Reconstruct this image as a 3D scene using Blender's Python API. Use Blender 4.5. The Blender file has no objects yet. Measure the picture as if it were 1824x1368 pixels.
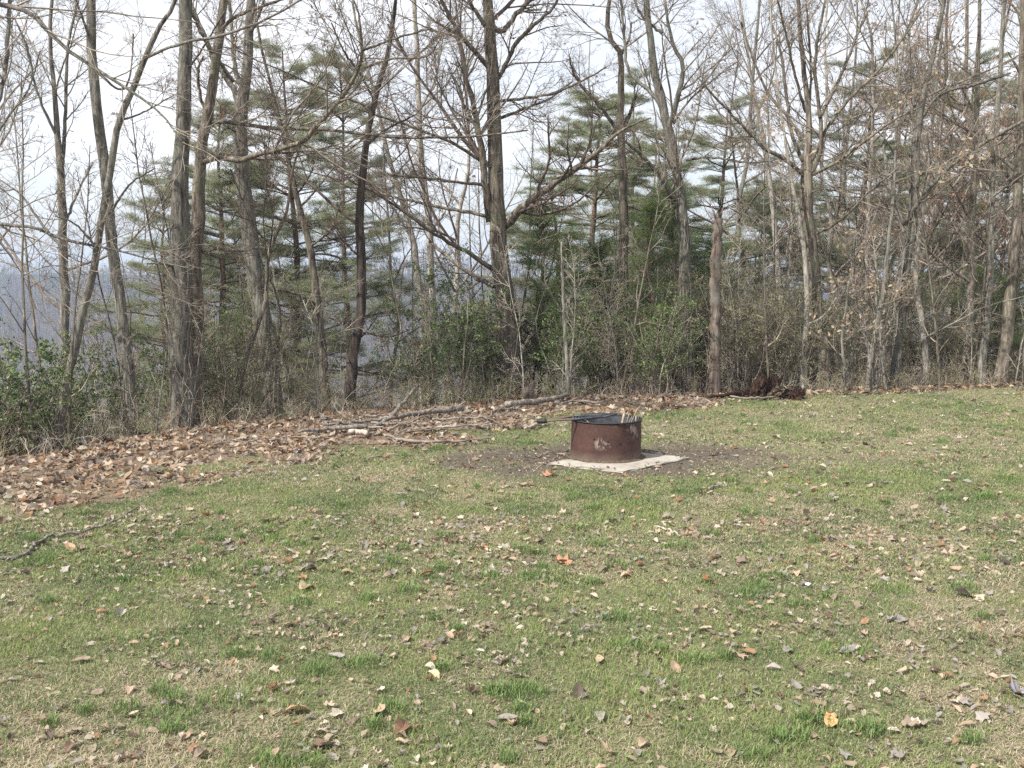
import bpy, math, numpy as np
from mathutils import Vector
R = math.radians
SC = bpy.context.scene
COL = SC.collection
# ------------------------------------------------------------------ camera
PITCH = R(6.5); CAMZ = 2.0; F = 1790.0
cd = bpy.data.cameras.new("camera"); cam = bpy.data.objects.new("camera", cd); COL.objects.link(cam)
cam.location = (0, 0, CAMZ); cam.rotation_euler = (R(90) - PITCH, 0, 0)
cd.sensor_width = 36.0; cd.lens = 36.0 * F / 1824.0; cd.clip_start = 0.05; cd.clip_end = 4000
SC.camera = cam
# ------------------------------------------------------------------ light
SUN = Vector((-0.56, -0.44, 0.80)).normalized()
w = bpy.data.worlds.new("World"); SC.world = w; w.use_nodes = True
nt = w.node_tree; nt.nodes.clear()
def N(nt, t, **k):
    n = nt.nodes.new(t)
    for a, b in k.items(): setattr(n, a, b)
    return n
sky = N(nt, "ShaderNodeTexSky", sky_type='NISHITA', sun_disc=False)
sky.sun_elevation = math.asin(SUN.z); sky.sun_rotation = math.atan2(SUN.x, SUN.y); sky.dust_density = 2.0
bg = N(nt, "ShaderNodeBackground"); bg.inputs[1].default_value = 0.10
tc = N(nt, "ShaderNodeTexCoord"); mp = N(nt, "ShaderNodeMapping"); mp.inputs['Scale'].default_value = (1.2, 1.2, 3.5)
cn = N(nt, "ShaderNodeTexNoise"); cn.inputs['Scale'].default_value = 1.6; cn.inputs['Detail'].default_value = 5
cr = N(nt, "ShaderNodeMapRange"); cr.inputs[1].default_value = 0.30; cr.inputs[2].default_value = 0.62; cr.inputs[3].default_value = 0.35; cr.inputs[4].default_value = 1.0
mx = N(nt, "ShaderNodeMix", data_type='RGBA'); mx.inputs[7].default_value = (7.9, 8.1, 8.5, 1)
wo = N(nt, "ShaderNodeOutputWorld"); L = nt.links.new
L(tc.outputs['Generated'], mp.inputs[0]); L(mp.outputs[0], cn.inputs['Vector']); L(cn.outputs[0], cr.inputs[0])
L(cr.outputs[0], mx.inputs[0]); L(sky.outputs[0], mx.inputs[6]); L(mx.outputs[2], bg.inputs[0]); L(bg.outputs[0], wo.inputs[0])
sd = bpy.data.lights.new("sun", 'SUN'); sd.energy = 5.0; sd.angle = R(0.6); sd.color = (1.0, 0.965, 0.91)
so = bpy.data.objects.new("sun", sd); COL.objects.link(so); so.rotation_euler = SUN.to_track_quat('Z', 'Y').to_euler(); so.location = (-8, -3, 15)
SC.view_settings.view_transform = 'Standard'; SC.view_settings.look = 'None'; SC.view_settings.gamma = 1
SC.view_settings.exposure = 0.64; SC.view_settings.use_curve_mapping = False
SC.render.engine = 'CYCLES'
cy = SC.cycles
cy.max_bounces = 5; cy.diffuse_bounces = 3; cy.glossy_bounces = 2; cy.transmission_bounces = 3; cy.volume_bounces = 0; cy.transparent_max_bounces = 6
cy.use_denoising = False
try: cy.use_adaptive_sampling = True; cy.adaptive_threshold = 0.01
except Exception: pass
# ------------------------------------------------------------------ helpers
cp, sp = math.cos(PITCH), math.sin(PITCH)
def P(x, y, Y):
    u = (x - 912) / F; v = (684 - y) / F
    t = Y / (cp + v * sp)
    return np.array([u * t, Y, CAMZ + t * (-sp + v * cp)])
def G(x, y, z=0.0):
    u = (x - 912) / F; v = (684 - y) / F
    t = (z - CAMZ) / (-sp + v * cp)
    return np.array([u * t, t * (cp + v * sp), z])
_tab = np.random.RandomState(7).rand(256, 256)
def vnoise(x, y):
    xi = np.floor(x).astype(int); yi = np.floor(y).astype(int); fx = x - xi; fy = y - yi
    fx = fx * fx * (3 - 2 * fx); fy = fy * fy * (3 - 2 * fy)
    a = _tab[xi & 255, yi & 255]; b = _tab[(xi + 1) & 255, yi & 255]; c = _tab[xi & 255, (yi + 1) & 255]; d = _tab[(xi + 1) & 255, (yi + 1) & 255]
    return (a * (1 - fx) + b * fx) * (1 - fy) + (c * (1 - fx) + d * fx) * fy
def fbm(x, y, s, o=4):
    r = 0; a = 0.5; t = 0
    for i in range(o):
        r = r + a * vnoise(x * s + 13.7 * i, y * s + 7.1 * i); t += a; a *= 0.5; s *= 2.1
    return r / t
def sstep(a, b, x):
    t = np.clip((x - a) / (b - a), 0, 1); return t * t * (3 - 2 * t)
_back = np.array([G(*p)[:2] for p in [(0, 835), (140, 803), (330, 776), (560, 750), (760, 738), (900, 720), (1180, 714), (1400, 705), (1600, 701), (1824, 691)]])
_back = np.vstack([[(-60, -12), (-22, 1.5), (-11, 6.6)], _back, [(16, 19.0), (40, 22.0)]])
_front = np.array([G(*p)[:2] for p in [(0, 915), (150, 895), (300, 862), (450, 835), (600, 812), (700, 800), (820, 790), (920, 768), (1010, 748), (1150, 735), (1240, 722), (1400, 712), (1824, 698)]])
_front = np.vstack([[(-60, -14.5), (-22, -1), (-11, 4.2)], _front, [(16, 18.6), (40, 21.6)]])
def edge(X): return np.interp(X, _back[:, 0], _back[:, 1])
def front(X): return np.interp(X, _front[:, 0], _front[:, 1])
RC = G(1079, 829); rr = 63.0 / F * (RC[1] / (1 - 63.0 / F)); RING = np.array([RC[0] * (RC[1] + rr) / RC[1], RC[1] + rr])
def gz(X, Y):
    X = np.asarray(X, float); Y = np.asarray(Y, float)
    s = np.maximum(Y - edge(X), 0)
    z = -(0.07 * s + 0.0105 * s * s)
    z = np.where(z < -30, -30 - 18 * (1 - np.exp((z + 30) / 18)), z)
    az = X / np.maximum(Y, 50)
    top = np.interp(az, [-0.5, -0.3, -0.1, 0.05, 0.3, 0.5], [44.5, 43.0, 46.0, 41, 28, 31]) 
    h = sstep(120, 620, Y) * top + (fbm(X + 900, Y + 50, 0.008) - 0.5) * 14 * sstep(150, 400, Y)
    z = z + h
    lawn = (fbm(X + 40, Y + 40, 0.45, 3) - 0.5) * 0.07 * np.clip((np.hypot(X - RING[0], Y - RING[1]) - 0.9) / 1.5, 0, 1)
    return z + lawn * (Y < 60)
def gzs(x, y): return float(gz(np.array([x]), np.array([y]))[0])
MAT = {}
def make_mesh(name, V, faces, mat=None, colors=None, smooth=True):
    """faces: list of (M,k) int arrays. colors: per-vertex (N,3)"""
    me = bpy.data.meshes.new(name)
    V = np.asarray(V, np.float32); faces = [np.asarray(f, np.int32) for f in faces if len(f)]
    me.vertices.add(len(V)); me.vertices.foreach_set("co", V.ravel())
    nl = sum(f.size for f in faces); nf = sum(len(f) for f in faces)
    me.loops.add(nl); me.loops.foreach_set("vertex_index", np.concatenate([f.ravel() for f in faces]))
    me.polygons.add(nf)
    cnt = np.concatenate([np.full(len(f), f.shape[1], np.int32) for f in faces])
    me.polygons.foreach_set("loop_start", np.concatenate([[0], np.cumsum(cnt)[:-1]]).astype(np.int32))
    me.polygons.foreach_set("loop_total", cnt)
    me.polygons.foreach_set("use_smooth", np.full(nf, bool(smooth)))
    if colors is not None:
        ca = me.color_attributes.new("Col", 'FLOAT_COLOR', 'POINT')
        c = np.ones((len(V), 4), np.float32); c[:, :3] = colors; ca.data.foreach_set("color", c.ravel())
    if mat: me.materials.append(MAT[mat])
    me.update(calc_edges=True); me.validate()
    return me
def link(name, me, parent=None, loc=None, **props):
    o = bpy.data.objects.new(name, me); COL.objects.link(o)
    if parent: o.parent = parent
    if loc is not None: o.location = [float(a) for a in loc]
    for k, v in props.items(): o[k] = v
    return o
def thing(name, loc, label, category, group=None):
    o = link(name, None, loc=loc, label=label, category=category); o.empty_display_size = 0.2
    if group: o['group'] = group
    return o
def copy_thing(t, loc, rz=0.0, sc=1.0, **props):
    n = t.copy(); COL.objects.link(n); n.location = [float(a) for a in loc]; n.rotation_euler = (0, 0, rz)
    n.scale = (sc, sc, sc) if not isinstance(sc, tuple) else sc
    for k, v in props.items(): n[k] = v
    for ch in list(t.children):
        c = ch.copy(); COL.objects.link(c); c.parent = n
        for g in list(ch.children):
            d = g.copy(); COL.objects.link(d); d.parent = c
    return n
def unit(a): return a / np.maximum(np.linalg.norm(a, axis=-1, keepdims=True), 1e-9)
class Geo:
    def __init__(s): s.V = []; s.F = {}; s.C = []; s.n = 0
    def add(s, V, F, C=None):
        V = np.asarray(V).reshape(-1, 3); F = np.asarray(F)
        s.V.append(V); s.F.setdefault(F.shape[1], []).append(F + s.n); s.n += len(V)
        if C is not None: s.C.append(np.broadcast_to(C, V.shape))
    def mesh(s, name, mat, smooth=True):
        return make_mesh(name, np.concatenate(s.V), [np.concatenate(f) for f in s.F.values()], mat, np.concatenate(s.C) if s.C else None, smooth)
def tubes(g, Pn, Rn, sides=3, cap=False, C=None, rough=0.0, rng=None):
    Pn = np.asarray(Pn, float); Rn = np.asarray(Rn, float)
    if Pn.ndim == 2: Pn = Pn[None]; Rn = Rn[None]
    Nn, m, _ = Pn.shape
    if Nn == 0: return
    T = unit(np.gradient(Pn, axis=1))
    ref = np.where(np.abs(T[:, :1, 2:3]) > 0.7, np.array([1., 0, 0]), np.array([0, 0, 1.]))
    A = unit(np.cross(T, np.broadcast_to(ref, T.shape))); B = np.cross(T, A)
    th = np.arange(sides) * 2 * np.pi / sides
    rad = Rn[:, :, None] * np.ones(sides)
    if rough and rng is not None:
        lo = 1 + rough * rng.randn(Nn, 1, sides) * 0.5; rad = rad * lo * (1 + rough * rng.randn(Nn, m, sides) * 0.6)
    V = Pn[:, :, None] + rad[..., None] * (np.cos(th)[:, None] * A[:, :, None] + np.sin(th)[:, None] * B[:, :, None])
    i = np.arange(Nn)[:, None, None] * m * sides + np.arange(m - 1)[None, :, None] * sides; j = np.arange(sides)[None, None]; k = (j + 1) % sides
    Q = np.stack([i + j, i + k, i + sides + k, i + sides + j], -1).reshape(-1, 4)
    if C is not None: C = np.repeat(np.broadcast_to(C, (Nn, 3)), m * sides, 0)
    base = g.n
    g.add(V, Q, C)
    if cap:
        for b in range(Nn):
            o = base + b * m * sides
            g.F.setdefault(sides, []).append((o + np.arange(sides)[::-1])[None]); g.F[sides].append((o + (m - 1) * sides + np.arange(sides))[None])
def resample(pts, n):
    pts = np.asarray(pts, float); k = len(pts)
    if k == 2: t = np.linspace(0, 1, n)[:, None]; return pts[0] * (1 - t) + pts[1] * t
    e = np.vstack([2 * pts[0] - pts[1], pts, 2 * pts[-1] - pts[-2]])
    d = np.concatenate([[0], np.cumsum(np.linalg.norm(np.diff(pts[:, :3], axis=0), axis=1))]); s = np.linspace(0, d[-1], n)
    out = []
    for v in s:
        i = min(max(np.searchsorted(d, v, 'right') - 1, 0), k - 2); t = (v - d[i]) / max(d[i + 1] - d[i], 1e-9)
        p0, p1, p2, p3 = e[i], e[i + 1], e[i + 2], e[i + 3]
        out.append(0.5 * ((2 * p1) + (-p0 + p2) * t + (2 * p0 - 5 * p1 + 4 * p2 - p3) * t * t + (-p0 + 3 * p1 - 3 * p2 + p3) * t ** 3))
    return np.array(out)
def grow(P0, D0, Ln, R0, n, wander, trop, rng, tip=0.35):
    Nn = len(P0); Pn = np.zeros((Nn, n + 1, 3)); Pn[:, 0] = P0; d = unit(D0); st = (Ln / n)[:, None]
    for i in range(n):
        Pn[:, i + 1] = Pn[:, i] + d * st
        d = unit(d + wander * rng.randn(Nn, 3) + np.array([0, 0, trop]))
    Rn = R0[:, None] * np.linspace(1, tip, n + 1)[None]
    return Pn, Rn
def spawn(Pn, Rn, k, rng, t0=0.2, ang=(0.6, 1.1), lenf=0.5, rf=0.6, rmin=0.002, flat=0.0):
    """k children per parent"""
    Nn, m, _ = Pn.shape
    idx = np.repeat(np.arange(Nn), k) if np.isscalar(k) else np.repeat(np.arange(Nn), k)
    M = len(idx)
    if M == 0: return None
    t = t0 + (1 - t0) * rng.rand(M) ** 0.85
    f = t * (m - 1); i = np.minimum(f.astype(int), m - 2); q = (f - i)[:, None]
    p = Pn[idx, i] * (1 - q) + Pn[idx, i + 1] * q
    T = unit(Pn[idx, i + 1] - Pn[idx, i]); r = Rn[idx, i] * (1 - q[:, 0]) + Rn[idx, i + 1] * q[:, 0]
    v = rng.randn(M, 3); v[:, 2] *= (1 - flat); v = unit(v - (v * T).sum(1, keepdims=True) * T)
    a = rng.uniform(ang[0], ang[1], M)[:, None]
    D = np.cos(a) * T + np.sin(a) * v
    PL = np.linalg.norm(np.diff(Pn, axis=1), axis=2).sum(1)[idx]
    Ln = PL * lenf * rng.uniform(0.45, 1.1, M) * (1.15 - 0.75 * t)
    return p, D, Ln, np.maximum(r * rf, rmin)
# ------------------------------------------------------------------ materials
def new_mat(name):
    m = bpy.data.materials.new(name); m.use_nodes = True; m.node_tree.nodes.clear(); MAT[name] = m; return m, m.node_tree
def out(nt, sh): o = N(nt, "ShaderNodeOutputMaterial"); nt.links.new(sh, o.inputs[0])
def ramp(nt, fac, cols):
    r = N(nt, "ShaderNodeValToRGB"); el = r.color_ramp.elements
    while len(el) < len(cols): el.new(0.5)
    for e, (p, c) in zip(el, cols): e.position = p; e.color = (*c, 1)
    nt.links.new(fac, r.inputs[0]); return r.outputs[0]
def noise(nt, scale, vec=None, detail=4, rough=0.6, sc=(1, 1, 1)):
    n = N(nt, "ShaderNodeTexNoise"); n.inputs['Scale'].default_value = scale; n.inputs['Detail'].default_value = detail; n.inputs['Roughness'].default_value = rough
    if vec is None: vec = N(nt, "ShaderNodeTexCoord").outputs['Object']
    m = N(nt, "ShaderNodeMapping"); m.inputs['Scale'].default_value = sc; nt.links.new(vec, m.inputs[0]); nt.links.new(m.outputs[0], n.inputs['Vector'])
    return n.outputs[0]
def mixc(nt, f, a, b, mode='MIX'):
    m = N(nt, "ShaderNodeMix", data_type='RGBA', blend_type=mode)
    for sock, v in ((0, f), (6, a), (7, b)):
        if hasattr(v, 'links'): nt.links.new(v, m.inputs[sock])
        else: m.inputs[sock].default_value = v if sock == 0 else (*v, 1)
    return m.outputs[2]
def bump(nt, h, s, d): b = N(nt, "ShaderNodeBump"); b.inputs[0].default_value = s; b.inputs[1].default_value = d; nt.links.new(h, b.inputs['Height']); return b.outputs[0]
def pbsdf(nt, col, rough=0.85, nrm=None, metal=0, spec=0.3):
    p = N(nt, "ShaderNodeBsdfPrincipled"); p.inputs['Roughness'].default_value = rough; p.inputs['Metallic'].default_value = metal; p.inputs['Specular IOR Level'].default_value = spec
    if hasattr(col, 'links'): nt.links.new(col, p.inputs['Base Color'])
    else: p.inputs['Base Color'].default_value = (*col, 1)
    if nrm is not None: nt.links.new(nrm, p.inputs['Normal'])
    return p.outputs[0]
def bark(name, dark, mid, light, lich=None, scale=9, lf=0.5, stretch=0.16):
    m, nt = new_mat(name)
    n1 = noise(nt, scale * 3.0, sc=(1, 1, stretch), detail=6, rough=0.7); n2 = noise(nt, scale * 0.35, detail=4)
    c = ramp(nt, n1, [(0.36, dark), (0.52, mid), (0.68, light)])
    if lich: c = mixc(nt, ramp(nt, n2, [(0.5, (0, 0, 0)), (0.64, (lf,) * 3)]), c, lich)
    oi = N(nt, "ShaderNodeObjectInfo"); mr = N(nt, "ShaderNodeMapRange"); mr.inputs[3].default_value = 0.8; mr.inputs[4].default_value = 1.2
    nt.links.new(oi.outputs['Random'], mr.inputs[0])
    hs = N(nt, "ShaderNodeHueSaturation"); nt.links.new(mr.outputs[0], hs.inputs['Value']); nt.links.new(c, hs.inputs['Color'])
    out(nt, pbsdf(nt, hs.outputs[0], 0.9, bump(nt, n1, 1.0, 0.03), spec=0.15))
bark('bark_grey', (0.062, 0.055, 0.047), (0.174, 0.159, 0.134), (0.347, 0.324, 0.286), (0.212, 0.230, 0.168), lf=0.4)
bark('bark_oak', (0.050, 0.040, 0.033), (0.163, 0.135, 0.106), (0.338, 0.294, 0.237), (0.188, 0.200, 0.125), scale=7, lf=0.35)
bark('bark_dark', (0.026, 0.021, 0.018), (0.085, 0.067, 0.055), (0.16, 0.132, 0.11), scale=8)
bark('bark_pale', (0.176, 0.154, 0.127), (0.363, 0.330, 0.286), (0.572, 0.528, 0.462), (0.286, 0.297, 0.220), lf=0.5)
bark('bark_pine', (0.053, 0.036, 0.027), (0.150, 0.105, 0.078), (0.285, 0.210, 0.165), scale=6, stretch=0.4)
bark('bark_dead', (0.045, 0.034, 0.028), (0.12, 0.092, 0.072), (0.24, 0.205, 0.17), (0.19, 0.178, 0.15), scale=6, lf=0.8, stretch=0.08)
bark('bark_log', (0.10, 0.082, 0.068), (0.26, 0.225, 0.19), (0.42, 0.375, 0.325), scale=8, stretch=0.5)
bark('twig', (0.135, 0.115, 0.095), (0.257, 0.216, 0.176), (0.405, 0.365, 0.297), scale=2)
bark('twig_dark', (0.081, 0.061, 0.051), (0.149, 0.115, 0.095), (0.243, 0.203, 0.162), scale=2)
bark('twig_pale', (0.24, 0.20, 0.16), (0.38, 0.33, 0.27), (0.50, 0.44, 0.38), scale=2)
bark('rotten_wood', (0.010, 0.007, 0.006), (0.038, 0.021, 0.015), (0.13, 0.072, 0.045), scale=10, stretch=0.3)
bark('cut_wood', (0.30, 0.21, 0.14), (0.45, 0.34, 0.24), (0.55, 0.45, 0.33), scale=10)
def leafmat(name, rough=0.6, trans=0.25, spec=0.3, col=None):
    m, nt = new_mat(name)
    if col is None: a = N(nt, "ShaderNodeVertexColor", layer_name="Col").outputs[0]
    else:
        oi = N(nt, "ShaderNodeObjectInfo"); v = noise(nt, 60, detail=3)
        a = mixc(nt, 1.0, oi.outputs['Color'], ramp(nt, v, [(0.3, (0.72,) * 3), (0.7, (1.2,) * 3)]), 'MULTIPLY')
    pb = pbsdf(nt, a, rough, spec=spec); tr = N(nt, "ShaderNodeBsdfTranslucent"); nt.links.new(a, tr.inputs[0])
    ms = N(nt, "ShaderNodeMixShader"); ms.inputs[0].default_value = trans; nt.links.new(pb, ms.inputs[1]); nt.links.new(tr.outputs[0], ms.inputs[2]); out(nt, ms.outputs[0])
leafmat('leaves', trans=0.4); leafmat('grass', 0.75, 0.3, 0.15); leafmat('dead_leaf', 0.7, 0.15, 0.25, col=1); leafmat('glossy_leaves', 0.5, 0.2, 0.35)
m, nt = new_mat('ground')
vc = N(nt, "ShaderNodeVertexColor", layer_name="Col").outputs[0]; pos = N(nt, "ShaderNodeNewGeometry").outputs['Position']
n1 = noise(nt, 45, pos, 5, 0.75); n2 = noise(nt, 9, pos, 4)
c = mixc(nt, 1.0, vc, ramp(nt, n1, [(0.3, (0.4,) * 3), (0.52, (1.0,) * 3), (0.7, (1.7, 1.6, 1.4))]), 'MULTIPLY')
c = mixc(nt, 1.0, c, ramp(nt, n2, [(0.3, (0.8,) * 3), (0.7, (1.2,) * 3)]), 'MULTIPLY')
out(nt, pbsdf(nt, c, 0.95, bump(nt, n1, 0.8, 0.02), spec=0.1))
m, nt = new_mat('concrete')
n1 = noise(nt, 6, detail=6); n2 = noise(nt, 60, detail=3); n3 = noise(nt, 2.2, detail=5)
c = ramp(nt, n1, [(0.3, (0.27, 0.245, 0.205)), (0.7, (0.42, 0.385, 0.33))]); c = mixc(nt, ramp(nt, n2, [(0.35, (0.35,) * 3), (0.5, (0,) * 3)]), c, (0.22, 0.19, 0.15))
c = mixc(nt, ramp(nt, n3, [(0.5, (0,) * 3), (0.62, (0.75,) * 3)]), c, (0.17, 0.145, 0.115))
out(nt, pbsdf(nt, c, 0.9, bump(nt, n2, 0.4, 0.004)))
m, nt = new_mat('rusty_steel')
n1 = noise(nt, 5, detail=7, rough=0.7); n2 = noise(nt, 3.2, detail=6, rough=0.65, sc=(1, 1, 0.6)); n3 = noise(nt, 40, detail=4)
c = ramp(nt, n1, [(0.3, (0.040, 0.020, 0.017)), (0.5, (0.066, 0.032, 0.025)), (0.72, (0.098, 0.048, 0.036))])
c = mixc(nt, ramp(nt, n3, [(0.35, (0.4,) * 3), (0.6, (0,) * 3)]), c, (0.045, 0.02, 0.016))
c = mixc(nt, ramp(nt, n2, [(0.62, (0,) * 3), (0.72, (0.45,) * 3)]), c, (0.24, 0.18, 0.15))
tz = N(nt, "ShaderNodeTexCoord").outputs['Object']
for (ax_, ay_, az_, rad_) in ((-.10, -.37, .19, .075), (-.02, -.38, .17, .05), (.28, -.26, .30, .10), (.22, -.31, .37, .07)):
    vd = N(nt, "ShaderNodeVectorMath", operation='DISTANCE'); nt.links.new(tz, vd.inputs[0]); vd.inputs[1].default_value = (ax_, ay_, az_)
    mr_ = N(nt, "ShaderNodeMapRange"); mr_.inputs[1].default_value = rad_; mr_.inputs[2].default_value = rad_ * .2; nt.links.new(vd.outputs['Value'], mr_.inputs[0])
    mm = N(nt, "ShaderNodeMath", operation='MULTIPLY'); nt.links.new(mr_.outputs[0], mm.inputs[0]); nt.links.new(ramp(nt, noise(nt, 22, detail=6, sc=(1, 1, .6)), [(0.48, (0,) * 3), (0.56, (.75,) * 3)]), mm.inputs[1])
    c = mixc(nt, mm.outputs[0], c, (0.42, 0.34, 0.29))
sx = N(nt, "ShaderNodeSeparateXYZ"); nt.links.new(tz, sx.inputs[0])
zr = N(nt, "ShaderNodeMapRange"); zr.inputs[1].default_value = 0.10; zr.inputs[2].default_value = 0.0; nt.links.new(sx.outputs[2], zr.inputs[0])
ml = N(nt, "ShaderNodeMath", operation='MULTIPLY'); nt.links.new(zr.outputs[0], ml.inputs[0]); nt.links.new(n1, ml.inputs[1])
c = mixc(nt, ml.outputs[0], c, (0.20, 0.16, 0.12))
out(nt, pbsdf(nt, c, 0.72, bump(nt, n3, 0.3, 0.003), spec=0.35))
m, nt = new_mat('sooty_steel')
c = ramp(nt, noise(nt, 12, detail=6), [(0.3, (0.03, 0.032, 0.038)), (0.7, (0.12, 0.125, 0.14))]); out(nt, pbsdf(nt, c, 0.55, metal=0.3))
m, nt = new_mat('ash'); c = ramp(nt, noise(nt, 25, detail=6), [(0.3, (0.03,) * 3), (0.7, (0.25, 0.23, 0.21))]); out(nt, pbsdf(nt, c, 0.95))
m, nt = new_mat('black_grip'); c = ramp(nt, noise(nt, 30), [(0.3, (0.01,) * 3), (0.7, (0.04, 0.035, 0.03))]); out(nt, pbsdf(nt, c, 0.6))

# ------------------------------------------------------------------ ground
def axis(c0, c1, st, lo, hi, g=1.09):
    a = list(np.arange(c0, c1 + 1e-6, st)); s = st
    while a[-1] < hi: s *= g; a.append(a[-1] + s)
    b = []; s = st; v = c0
    while v > lo: s *= g; v -= s; b.append(v)
    return np.array(b[::-1] + a)
GX = axis(-9.5, 12, 0.07, -900, 900); GY = axis(3.2, 20, 0.07, -900, 900)
XX, YY = np.meshgrid(GX, GY, indexing='ij'); ZZ = gz(XX, YY)
def dirtmask(X, Y):
    dx = (X - RING[0]) ; dy = (Y - RING[1])
    d = np.hypot(np.where(dx < 0, dx / 2.2, dx / 2.3), dy / 1.05) + (fbm(X + 5, Y + 9, 1.6) - 0.5) * 1.1
    return 1 - sstep(0.6, 1.25, d)
def littermask(X, Y):
    s = (Y - front(X) - 0.85 * sstep(2.4, 4, X)) / 1.0 + (fbm(X + 70, Y + 20, 1.3, 5) - 0.5) * 3.2
    return sstep(-0.35, 0.6, s) ** 1.3
def strawmask(X, Y):
    return sstep(0.43, 0.62, fbm(X + 31, Y + 77, 0.75, 5) + 0.03 * np.clip(X, -4, 4) / 4)
lm = littermask(XX, YY); dm = dirtmask(XX, YY); sm = strawmask(XX, YY)
C = np.zeros(XX.shape + (3,))
sm = sm * .5; C[:] = (0.165, 0.165, 0.088); C = C * (1 - sm[..., None]) + np.array((0.23, 0.20, 0.135)) * sm[..., None]
C = C * (1 - dm[..., None]) + np.array((0.11, 0.092, 0.074)) * dm[..., None]
C = C * (1 - lm[..., None]) + np.array((0.19, 0.14, 0.105)) * lm[..., None]
far = sstep(60, 140, YY)[..., None]; fv = fbm(XX, YY, 0.02)[..., None]
C = C * (1 - far) + (np.array((0.085, 0.07, 0.06)) * (0.7 + 0.6 * fv)) * far
nx, ny = XX.shape; idx = np.arange(nx * ny).reshape(nx, ny)
Q = np.stack([idx[:-1, :-1], idx[1:, :-1], idx[1:, 1:], idx[:-1, 1:]], -1).reshape(-1, 4)
link('ground', make_mesh('ground', np.stack([XX, YY, ZZ], -1).reshape(-1, 3), [Q], 'ground', C.reshape(-1, 3)), kind='structure')

# ------------------------------------------------------------------ grass
SLAB = [G(975, 828), G(1110, 843), G(1228, 818)]; SLAB.append(SLAB[0] + SLAB[2] - SLAB[1])
slabc = np.array(SLAB)[:, :2]
def inslab(X, Y, m=0.0):
    a = slabc[1]; u = slabc[0] - a; v = slabc[2] - a; M = np.linalg.inv(np.array([u, v]).T)
    q = M @ np.stack([X - a[0], Y - a[1]]); return (q[0] > -m) & (q[0] < 1 + m) & (q[1] > -m) & (q[1] < 1 + m)
def fanpts(n, y0, y1, rng, pad=2.0, p=1.0):
    Y = y0 + (y1 - y0) * rng.rand(n) ** p; X = (rng.rand(n) * 2 - 1) * (0.512 * Y + pad); return X, Y
rng = np.random.RandomState(11); g = Geo()
tufts = [(1180, 1240, .22), (530, 1080, .10), (1210, 975, .13), (1300, 858, .10), (650, 1190, .12), (1500, 1165, .14), (285, 842, .10), (220, 850, .09), (780, 800, .10), (700, 1010, .12), (1590, 1050, .15), (400, 1260, .14), (1715, 1050, .12), (1100, 1010, .08), (60, 1010, .12), (1240, 1180, .10), (300, 1290, .14), (900, 1240, .1)]
TW = [G(*t[:2])[:2].tolist() + [t[2]] for t in tufts]
for (n, y0, y1, wid, h0, h1) in [(400000, 3.3, 6.2, 0.0017, 0.012, 0.038), (340000, 6.2, 9.6, 0.0026, 0.012, 0.038), (270000, 9.6, 19.0, 0.0045, 0.014, 0.040)]:
    X, Y = fanpts(n, y0, y1, rng)
    k = (Y < edge(X) + 0.3) & ~inslab(X, Y, 0.0) & (np.hypot(X - RING[0], Y - RING[1]) > rr)
    k &= rng.rand(n) > dirtmask(X, Y) ** .8 * 0.93; k &= rng.rand(n) > littermask(X, Y) * 0.9
    k &= rng.rand(n) < 0.30 + 1.1 * fbm(X + 3, Y + 8, 5.0, 3) ** 1.3
    X = X[k]; Y = Y[k]; n = len(X)
    st = rng.rand(n) < (0.27 + 0.26 * strawmask(X, Y) + 0.4 * sstep(.5, .65, fbm(X + 17, Y + 3, 3.2, 4)) + 0.3 * dirtmask(X, Y) - .14 * sstep(9, 14, Y))
    hue = fbm(X + 90, Y + 5, 2.3, 5) + .03 * np.clip(X / 4, -1, 1) * sstep(8, 11, Y); h = rng.uniform(h0, h1, n) * (0.6 + 0.9 * fbm(X + 55, Y, 2.5, 3)); hgt = np.where(st, h * 0.55, h)
    lean = np.where(st, rng.uniform(0.8, 3.0, n), rng.uniform(0.1, 1.1, n)); az = rng.rand(n) * 2 * np.pi
    dv = np.stack([np.cos(az), np.sin(az)], 1); sd_ = np.stack([-dv[:, 1], dv[:, 0], np.zeros(n)], 1) * (wid * rng.uniform(0.7, 1.4, n))[:, None]
    b = np.stack([X, Y, gz(X, Y) - 0.002], 1)
    mid = b + np.concatenate([dv * (hgt * lean * 0.35)[:, None], (hgt * 0.6)[:, None]], 1)
    tip = b + np.concatenate([dv * (hgt * lean * 1.0)[:, None], hgt[:, None]], 1)
    V = np.stack([b, mid - sd_, tip, mid + sd_], 1)
    gr = np.array((0.170, 0.232, 0.085)); gd = np.array((0.108, 0.165, 0.066)); gy = np.array((0.245, 0.295, 0.105))
    t = np.clip((hue - 0.3) / 0.4 + rng.randn(n) * 0.25, 0, 1)[:, None]
    col = np.where(t < 0.5, gd * (1 - 2 * t) + gr * 2 * t, gr * (2 - 2 * t) + gy * (2 * t - 1))
    q = rng.rand(n)[:, None]; stc = np.array((0.52, 0.45, 0.31)) * (1 - q) + np.array((0.30, 0.24, 0.165)) * q
    col = np.where(st[:, None], stc, col)
    i = np.arange(n)[:, None] * 4; g.add(V, (i + np.array([0, 1, 2, 3])), np.repeat(col, 4, 0))
for _ in range(150):
    ty = 3.8 + 12 * rng.rand() ** 1.3; tx = (rng.rand() * 2 - 1) * .5 * ty
    if ty < front(tx) - .3 and dirtmask(np.array([tx]), np.array([ty]))[0] < .3: TW.append([tx, ty, rng.uniform(.03, .10)])
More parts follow.
